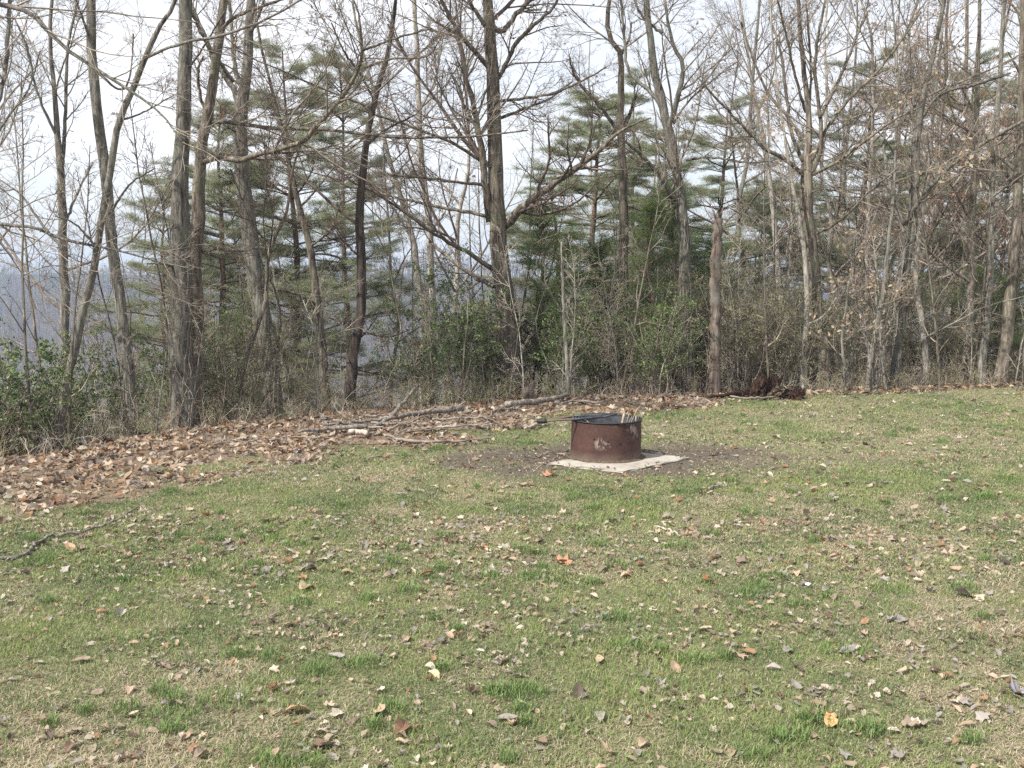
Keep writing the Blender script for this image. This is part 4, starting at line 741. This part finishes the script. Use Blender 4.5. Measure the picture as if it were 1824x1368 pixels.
# (px, distance, kind)
for px, Y, k in [(150, 36, 1), (265, 34, 3), (700, 28, 3), (800, 27, 1), (840, 34, 3), (945, 33, 3), (1040, 38, 1), (1150, 34, 3),
                 (1322, 26, 3), (1350, 34, 3), (1495, 26, 3), (1525, 22, 5), (1575, 28, 5), (1625, 24, 5), (1660, 23, 4), (1690, 33, 1), (1705, 25, 4), (1755, 24, 4), (1795, 27, 0), (1820, 23, 4), (1870, 21, 0), (1960, 22, 1), (2060, 24, 0), (2150, 23, 3), (2250, 26, 1), (2380, 26, 0), (-160, 18, 1), (-260, 20, 0), (1500, 21.5, 5), (1206, 34, 3),
                 (-40, 24, 0), (1380, 48, 1), (1480, 46, 0), (1560, 42, 1), (1720, 45, 0)]:
    x = (px - 912) / F * Y; spots.append((x, Y, k))
for x, Y, k in spots:
    loc = (x, Y, gzs(x, Y) - .05); s = rng.uniform(.85, 1.2) * (1 + max(0, -loc[2]) * .018)
    if roots[k] is None: roots[k] = mk('background_tree', LBL[k], 'tree', BP[k], GRP[k]); o = roots[k]; o.location = loc; o.rotation_euler[2] = rng.rand() * 6; o.scale = (s,) * 3
    else: copy_thing(roots[k], loc, rng.rand() * 6.28, s, label=LBL[k])
    
# evergreens
PG = [(0.215, 0.24, 0.13), (0.265, 0.285, 0.16), (0.17, 0.195, 0.11), (0.315, 0.33, 0.195)]
def pine(seed, H, r, z0, spread, nb=46, tuft=22, needle=.10, cols=PG, up=.12, mat='bark_pine', spi=5):
    rng = np.random.RandomState(seed); z = np.linspace(0, H, 12); W = np.stack([np.cumsum(rng.randn(12) * .05), np.cumsum(rng.randn(12) * .05), z], 1); W -= W[0] * np.array([1, 1, 0])
    pr = resample(np.column_stack([W, np.linspace(r, .02, 12)]), 30); g = Geo(); tubes(g, pr[:, :3], pr[:, 3], 9, rough=.04, rng=rng); trunk = g.mesh('trunk', mat)
    fr = z0 + (1 - z0) * np.sort(rng.rand(nb)) ; fr = np.round(fr * 16) / 16 + rng.randn(nb) * .008; fr = np.clip(fr, z0, .985); f = fr * 29; i = f.astype(int); q = (f - i)[:, None]
    p0 = pr[i, :3] * (1 - q) + pr[np.minimum(i + 1, 29), :3] * q; a = rng.rand(nb) * 6.283; prof = np.clip(1.15 - (fr - z0) / (1 - z0), .12, 1) ** .75
    D = np.stack([np.cos(a), np.sin(a), up + .5 * fr ** 3 + rng.randn(nb) * .12], 1); Ln = spread * prof * rng.uniform(.5, 1.15, nb)
    Pn, Rn = grow(p0, D, Ln, .012 + Ln * .010, 8, .09, .02, rng, .3); g = Geo(); tubes(g, Pn, Rn, 5)
    s = spawn(Pn, Rn, np.maximum((Ln * 6).astype(int), 4), rng, .25, (.5, .95), .42, .5, .005, .75); P2, R2 = grow(*s, 5, .12, .05, rng); tubes(g, P2, R2, 3)
    s = spawn(P2, R2, spi, rng, .3, (.4, .9), .5, .6, .004, .5); P3, R3 = grow(*s, 3, .15, .10, rng); tubes(g, P3, R3, 3); crown = g.mesh('crown', 'twig_dark')
    # needle tufts at the outer ends
    e = np.concatenate([P3[:, -1], P3[:, -2], P2[:, -1], P2[:, -2], Pn[:, -1]]); e = np.concatenate([e, P3[:, 1], P2[:, -3]]); keep = rng.rand(len(e)) < .9; e = e[keep]; m = len(e)
    pp = np.repeat(e, tuft, 0); n = len(pp); dd = unit(rng.randn(n, 3) * np.array([1, 1, .7]) + np.array([0, 0, .45])); ss = unit(np.cross(dd, rng.randn(n, 3))) * .0042 * (needle / .1)
    pp = pp + rng.randn(n, 3) * np.array([.10, .10, .03]); ln = rng.uniform(.6, 1.15, n)[:, None] * needle
    V = np.stack([pp - ss, pp + ss, pp + dd * ln], 1); ct = np.array(cols)[rng.randint(0, len(cols), m)] * rng.uniform(.8, 1.25, (m, 1)); col = np.repeat(ct, tuft, 0)
    fg = Geo(); fg.add(V, np.arange(n * 3).reshape(-1, 3), np.repeat(col, 3, 0)); return trunk, crown, fg.mesh('foliage', 'leaves', False)
def mkp(name, label, cat, ms, group=None):
    t = thing(name, (0, 0, 0), label, cat, group); link('trunk', ms[0], t); link('crown', ms[1], t); link('foliage', ms[2], t); return t
PP = [pine(401, 14, .15, .18, 3.5, nb=90, tuft=13, needle=.115, spi=4), pine(402, 16, .16, .30, 3.7, nb=85, tuft=13, needle=.115, spi=4), pine(403, 10, .11, .10, 2.9, nb=75, tuft=14, spi=5)]
pine_spots = [(395, 24, 0, 195, 'dense dark pine standing behind the paired trunks'), (300, 27, 2, 330, 'low green pine showing left of the paired trunks'), (540, 26, 1, 95, 'tall pine behind the stout forking trunk'),
    (985, 23, 2, 330, 'broad young pine right of the main oak'), (1060, 25, 0, 170, 'tall dark pine behind the S bent trunk'), (1185, 27, 2, 250, 'green pine between the S bent trunk and the tall forking trunk'),
    (1265, 28, 1, 190, 'pine behind the broken snag'), (1535, 27, 1, 95, 'pointed pine rising behind the vase shaped tree'), (1490, 31, 2, 380, 'smaller pine low behind the vase shaped tree'),
    (1690, 29, 1, 110, 'pine behind the rusty leaved trees at right'), (350, 20, 2, 500, 'short green pine at the feet of the paired trunks'),
    (620, 30, 0, 110, 'tall pine showing above the dark sinuous trunk'), (1380, 33, 0, 330, 'distant pine behind the mottled pale trunk'), (1600, 36, 1, 190, 'hazy pine behind the sweeping tree'), (1780, 31, 0, 150, 'farthest right dark pine in the wood'), (1110, 32, 1, 150, 'farther pine directly behind the S bent trunk'), (455, 30, 2, 300, 'pine seen through the fork right of the close pair')]
rng = np.random.RandomState(19); pr0 = [None] * 3
for px, Y, k, ty, lb in pine_spots:
    x = (px - 912) / F * Y; z = gzs(x, Y) - .05; s = (P(px, ty, Y)[2] - z) / (14, 16, 10)[k]; h_ = min(max(s, .9), 1.2) if ty < 400 else s; s = (h_, h_, s)
    if pr0[k] is None: pr0[k] = mkp('pine_tree', lb, 'pine tree', PP[k], 'pines in the wood'); o = pr0[k]; o.location = (x, Y, z); o.rotation_euler[2] = rng.rand() * 6; o.scale = s
    else: copy_thing(pr0[k], (x, Y, z), rng.rand() * 6.28, s, label=lb)
CG = [(0.13, 0.185, 0.055), (0.165, 0.22, 0.065), (0.10, 0.145, 0.045)]
CP = [pine(411, 3.4, .04, .06, .85, nb=60, tuft=7, needle=.07, cols=CG, up=.6, spi=4), pine(412, 2.6, .035, .05, 1.0, nb=50, tuft=7, needle=.07, cols=CG, up=.5, spi=4)]
ced = [(958, 17.6, 0, 1.0, 'bright green cedar bush just right of the main oak'), (1165, 17.2, 0, .98, 'olive green cedar behind the S bent trunk'), (1195, 19.0, 0, 1.15, 'cedar left of the tall forking trunk'), (1075, 18.8, 1, 1.1, 'low cedar left of the S bent trunk'), (1290, 19.5, 1, 1.1, 'small cedar behind the broken snag'),
       (1725, 20.5, 1, .9, 'low green cedar at right between brown trunks'), (1800, 19.8, 1, .8, 'low green cedar near the right edge'), (1640, 21, 1, .9, 'small green cedar behind the sweeping tree'), (440, 17.5, 1, .9, 'small green cedar beneath the stout forking trunk'), (1020, 20, 0, 1.0, 'slim cedar behind the thin snag')]
cp0 = [None] * 2
for px, Y, k, s, lb in ced:
    x = (px - 912) / F * Y; z = gzs(x, Y) - .05
    if cp0[k] is None: cp0[k] = mkp('cedar_bush', lb, 'cedar', CP[k], 'young cedars at the wood edge'); o = cp0[k]; o.location = (x, Y, z); o.scale = (s,) * 3
    else: copy_thing(cp0[k], (x, Y, z), rng.rand() * 6.28, s, label=lb)
# broadleaf evergreen shrubs
def shrub(seed, H, spread, nstem, nleaf, size, cols, mat='glossy_leaves', tw='twig'):
    rng = np.random.RandomState(seed); a = rng.rand(nstem) * 6.283; r0 = rng.rand(nstem) * spread * .3; p0 = np.stack([r0 * np.cos(a), r0 * np.sin(a), np.full(nstem, -.05)], 1)
    D = np.stack([np.cos(a) * spread / H * .8, np.sin(a) * spread / H * .8, np.ones(nstem)], 1); Pn, Rn = grow(p0, D, H * rng.uniform(.6, 1.1, nstem), rng.uniform(.008, .016, nstem), 8, .14, .02, rng, .3)
    g = Geo(); tubes(g, Pn, Rn, 5); s = spawn(Pn, Rn, 12, rng, .15, (.5, 1.1), .4, .6, .004); P2, R2 = grow(*s, 5, .16, .03, rng); tubes(g, P2, R2, 3)
    s = spawn(P2, R2, 5, rng, .2, (.5, 1.0), .5, .7, .003); P3, R3 = grow(*s, 4, .2, .03, rng); tubes(g, P3, R3, 3)
    return g.mesh('branches', tw), P3, (nleaf, size, cols, mat), rng
HG = [(0.085, 0.135, 0.040), (0.125, 0.185, 0.052), (0.06, 0.10, 0.036), (0.18, 0.235, 0.075)]; OG = [(0.21, 0.225, 0.10), (0.18, 0.21, 0.09), (0.27, 0.265, 0.14), (0.29, 0.24, 0.15)]
def mks(name, label, sh, cat='shrub', group=None):
    t = thing(name, (0, 0, 0), label, cat, group); link('branches', sh[0], t); foliage(sh[1], sh[2][0], sh[3], sh[2][1], sh[2][2], .1, sh[2][3], parent=t); return t
SH = [shrub(501, 1.5, 1.0, 22, 5200, .048, HG), shrub(502, 2.6, .8, 14, 5200, .05, HG), shrub(503, 2.2, .9, 24, 5200, .035, OG, 'leaves')]
shr = [(20, 12.2, 0, 1.0, 'dense dark green holly bush at the left edge'), (-55, 11.6, 0, 1.1, 'holly bush partly outside the left edge'), (85, 13.2, 0, .8, 'holly bush behind the leaning stem at left'), (195, 14.5, 1, .75, 'loose green shrub between the left trunks'),
       (815, 16.2, 1, .98, 'bright leafy green shrub left of the main oak'), (850, 17.2, 1, .8, 'smaller leafy shrub touching the main oak'), (1180, 15.9, 1, .7, 'leafy green shrub under the cedars'), (340, 14.6, 1, .8, 'green leafy shrub behind the paired trunks'), (1010, 16.6, 1, .75, 'green leafy shrub behind the thin snag'),
       (745, 18.2, 1, .9, 'thin green shrub beside the pale trunks'), (1060, 17.4, 1, .95, 'green shrub left of the S bent trunk foot')]
ol = [(420, 15, 'olive thicket shrub right of the paired trunks'), 
      (900, 18, 'olive thicket shrub behind the main oak'), (1130, 16.6, 'olive thicket shrub by the S bent trunk foot'), (1220, 18, 'olive thicket shrub behind the tall forking trunk'), (1310, 17, 'olive thicket shrub just right of the broken snag'), (1350, 17.8, 'olive thicket shrub above the torn root ball'), (1395, 17.4, 'olive thicket shrub left of the vase tree foot'), (1330, 19.5, 'olive thicket shrub deeper behind the root ball'), (1420, 20, 'olive thicket shrub behind the mottled pale trunk'),
      (1520, 19.6, 'olive thicket shrub right of the vase tree'), (1600, 20.5, 'olive thicket shrub behind the sweeping tree'), (1680, 19.5, 'olive thicket shrub left of the rusty leaved trunk'), (1780, 20.5, 'olive thicket shrub near the right edge'), (1270, 21, 'olive thicket shrub behind the broken snag'), ]
for px, Y, lb in ol: shr.append((px, Y, 2, 1.0, lb))
sh0 = [None] * 3; rng = np.random.RandomState(29)
NM = ['holly_bush', 'leafy_shrub', 'thicket_shrub']; SG = ['holly bushes at left', 'leafy green shrubs', 'olive thicket shrubs at the wood edge']
for px, Y, k, s, lb in shr:
    x = (px - 912) / F * Y; z = gzs(x, Y) - .03; s *= rng.uniform(.9, 1.12) if k == 2 else 1
    if sh0[k] is None: sh0[k] = mks(NM[k], lb, SH[k], group=SG[k]); o = sh0[k]; o.location = (x, Y, z); o.scale = (s,) * 3
    else: copy_thing(sh0[k], (x, Y, z), rng.rand() * 6.28, s, label=lb)
# saplings along the edge
def sapling(seed, H, r, mat):
    rng = np.random.RandomState(seed); g = Geo(); Pn, Rn = grow(np.zeros((1, 3)) - [0, 0, .05], np.array([[rng.randn() * .1, rng.randn() * .1, 1.]]), np.array([H]), np.array([r]), 10, .06, .04, rng, .25); tubes(g, Pn, Rn, 6); st = g.mesh('stem', mat)
    g = Geo(); s = spawn(Pn, Rn, 20, rng, .12, (.5, 1.1), .26, .55, .004); P2, R2 = grow(*s, 6, .14, .05, rng); tubes(g, P2, R2, 4); s = spawn(P2, R2, 6, rng, .15, (.5, 1), .5, .65, .0032); P3, R3 = grow(*s, 4, .18, .04, rng); tubes(g, P3, R3, 3)
    s = spawn(P3, R3, 3, rng, .2, (.5, 1), .5, .7, .0028); P4, R4 = grow(*s, 3, .2, .03, rng); tubes(g, P4, R4, 3)
    return st, g.mesh('twigs', 'twig_pale' if mat == 'bark_pale' else 'twig')
SP = [sapling(601, 3.4, .017, 'bark_grey'), sapling(602, 2.6, .012, 'bark_pale'), sapling(603, 4.4, .022, 'bark_oak'), sapling(604, 1.9, .010, 'bark_grey')]
SL = ['grey leafless sapling standing in the brush along the wood edge', 'pale leafless sapling standing in the brush along the wood edge', 'tall brown leafless sapling standing in the brush along the wood edge', 'short twiggy sapling standing in the brush along the wood edge']
SGp = ['grey saplings at the wood edge', 'pale saplings at the wood edge', 'tall brown saplings at the wood edge', 'short twiggy saplings at the wood edge']
sp0 = [None] * 4; rng = np.random.RandomState(39)
for i in range(115):
    px = rng.uniform(-40, 1860) if i % 3 else rng.uniform(850, 1860); Yb = None; k = rng.choice(4, p=[.3, .2, .25, .25])
    for t in range(30):
        Y = rng.uniform(10, 23); x = (px - 912) / F * Y
        s = Y - float(edge(x))
        if .25 < s < 6: break
    loc = (x, Y, gzs(x, Y)); sc = rng.uniform(.7, 1.25)
    if sp0[k] is None:
        t = thing('sapling', loc, SL[k], 'sapling', SGp[k]); link('stem', SP[k][0], t); link('twigs', SP[k][1], t); t.scale = (sc,) * 3; sp0[k] = t
    else: copy_thing(sp0[k], loc, rng.rand() * 6.28, sc)
# brush: tangled stems and canes nobody could count
rng = np.random.RandomState(49); g = Geo()
n = 4700; X = rng.uniform(-11, 15, n); s = .15 + rng.gamma(1.6, 1.4, n); Y = edge(X) + s; k = np.abs(X) < .54 * Y + 3; X = X[k]; Y = Y[k]; s = s[k]; n = len(X)
dens = .55 + .9 * fbm(X + 4, Y, .8); D = np.stack([rng.randn(n) * .5, rng.randn(n) * .5, np.ones(n)], 1); Ln = rng.uniform(.25, 1.15, n) * np.clip(.28 + s * .30, .28, 1.25) * dens * np.where(X < -1, .85, 1)
Pn, Rn = grow(np.stack([X, Y, gz(X, Y) - .02], 1), D, Ln, rng.uniform(.0018, .0050, n), 6, .22, -.05, rng, .4)
BC = np.array([(0.33, 0.28, 0.21), (0.44, 0.38, 0.30), (0.22, 0.17, 0.13), (0.30, 0.30, 0.17), (0.34, 0.25, 0.18)]); bc = BC[rng.randint(0, 5, n)] * rng.uniform(.7, 1.3, (n, 1)); tubes(g, Pn, Rn, 3, C=bc)
s2 = spawn(Pn, Rn, 4, rng, .2, (.4, 1.1), .45, .7, .0022); P2, R2 = grow(*s2, 4, .2, 0, rng); tubes(g, P2, R2, 3, C=np.repeat(bc, 4, 0))
s3 = spawn(P2, R2, 2, rng, .2, (.4, 1.1), .5, .8, .002); P3, R3 = grow(*s3, 3, .2, 0, rng); tubes(g, P3, R3, 3, C=np.repeat(bc, 8, 0))
leafmat('brush', .85, .05, .1)
link('undergrowth', g.mesh('undergrowth', 'brush'), kind='stuff', label='tangled leafless undergrowth at the wood edge')
# small green leaves of ground cover and dry grass fringe in the brush
g = Geo(); n = 60000; i = rng.randint(0, len(P2), n); kx = fbm(P2[i, 2, 0] + 8, P2[i, 2, 1], .5) > .45; i = i[kx]; n = len(i); p = P2[i, rng.randint(1, 5, n)] + rng.randn(n, 3) * .03; a = unit(rng.randn(n, 3)); b_ = unit(np.cross(a, rng.randn(n, 3))); s_ = rng.uniform(.015, .035, n)[:, None]
col = np.array(OG + HG)[rng.randint(0, 8, n)] * rng.uniform(.7, 1.2, (n, 1)); k = np.arange(n)[:, None] * 4
g.add(np.stack([p, p + a * s_ * .5 + b_ * s_ * .3, p + a * s_, p + a * s_ * .5 - b_ * s_ * .3], 1), k + np.arange(4), np.repeat(col, 4, 0)); link('undergrowth_leaves', g.mesh('undergrowth_leaves', 'leaves', False), kind='stuff', label='small olive leaves caught in the undergrowth')

# ------------------------------------------------------------------ far wooded hillside
rng = np.random.RandomState(59); g = Geo(); n = 9000; Y = 75 + 560 * rng.rand(n) ** .8; X = (rng.rand(n) * 2 - 1) * (.56 * Y + 10); z = gz(X, Y); H = rng.uniform(9, 15, n)
D = np.tile([0, 0, 1.], (n, 1)); Pn, Rn = grow(np.stack([X, Y, z - .3], 1), D, H, rng.uniform(.10, .2, n), 4, .05, .1, rng, .25)
FC = np.array([(0.13, 0.105, 0.09), (0.17, 0.145, 0.12), (0.10, 0.08, 0.065), (0.15, 0.11, 0.09)]); fc = FC[rng.randint(0, 4, n)] * rng.uniform(.55, 1.6, (n, 1)); tubes(g, Pn, Rn, 3, C=fc * 1.2)
s2 = spawn(Pn, Rn, 14, rng, .35, (.45, 1.0), .32, .6, .05); P2, R2 = grow(*s2, 2, .15, .15, rng); tubes(g, P2, R2, 3, C=np.repeat(fc, 14, 0))
link('far_wood', g.mesh('far_wood', 'brush'), kind='stuff', label='grey leafless wood covering the far hillside')
g = Geo(); n = 1100; Y = 90 + 520 * rng.rand(n); X = (rng.rand(n) * 2 - 1) * (.56 * Y + 10); k = fbm(X, Y, .012) > .45; X = X[k]; Y = Y[k]; n = len(X); z = gz(X, Y); H = rng.uniform(9, 15, n)
m = 90; t = rng.rand(n, m) ** .7; a = rng.rand(n, m) * 6.283; rad = (1.05 - t) * 2.6 * np.sqrt(rng.rand(n, m)); p = np.stack([X[:, None] + rad * np.cos(a), Y[:, None] + rad * np.sin(a), z[:, None] + H[:, None] * (.15 + .85 * t)], -1).reshape(-1, 3); N_ = len(p)
d1 = unit(rng.randn(N_, 3)) * .8; d2 = unit(rng.randn(N_, 3)) * .5; col = np.repeat(np.array(PG)[rng.randint(0, 4, n)], m, 0) * rng.uniform(.7, 1.3, (N_, 1)) * .8
g.add(np.stack([p, p + d1, p + d2], 1), np.arange(N_ * 3).reshape(-1, 3), np.repeat(col, 3, 0)); link('far_evergreens', g.mesh('far_evergreens', 'leaves', False), kind='stuff', label='dark evergreens dotted over the far hillside')

# ------------------------------------------------------------------ haze
zb = float(ZZ.min()) - 1.0; zt_ = 22.0; B = 925.0
V = [(x, y, z) for z in (zb, zt_) for (x, y) in ((-B, -B), (B, -B), (B, B), (-B, B))]
print('ground extent', GX[0], GX[-1], GY[0], GY[-1], 'zmin', zb, 'zmax', ZZ.max())
m, nt = new_mat('haze'); pv = N(nt, "ShaderNodeVolumePrincipled"); pv.inputs['Color'].default_value = (0.60, 0.76, 1.0, 1); pv.inputs['Density'].default_value = 0.00075; pv.inputs['Anisotropy'].default_value = 0.2
o_ = N(nt, "ShaderNodeOutputMaterial"); nt.links.new(pv.outputs[0], o_.inputs['Volume'])
link('haze', make_mesh('haze', V, [np.array([(0, 3, 2, 1), (4, 5, 6, 7), (0, 1, 5, 4), (1, 2, 6, 5), (2, 3, 7, 6), (3, 0, 4, 7)])], 'haze', smooth=False), kind='stuff')
print('verts', sum(len(m.vertices) for m in bpy.data.meshes), 'maxz')
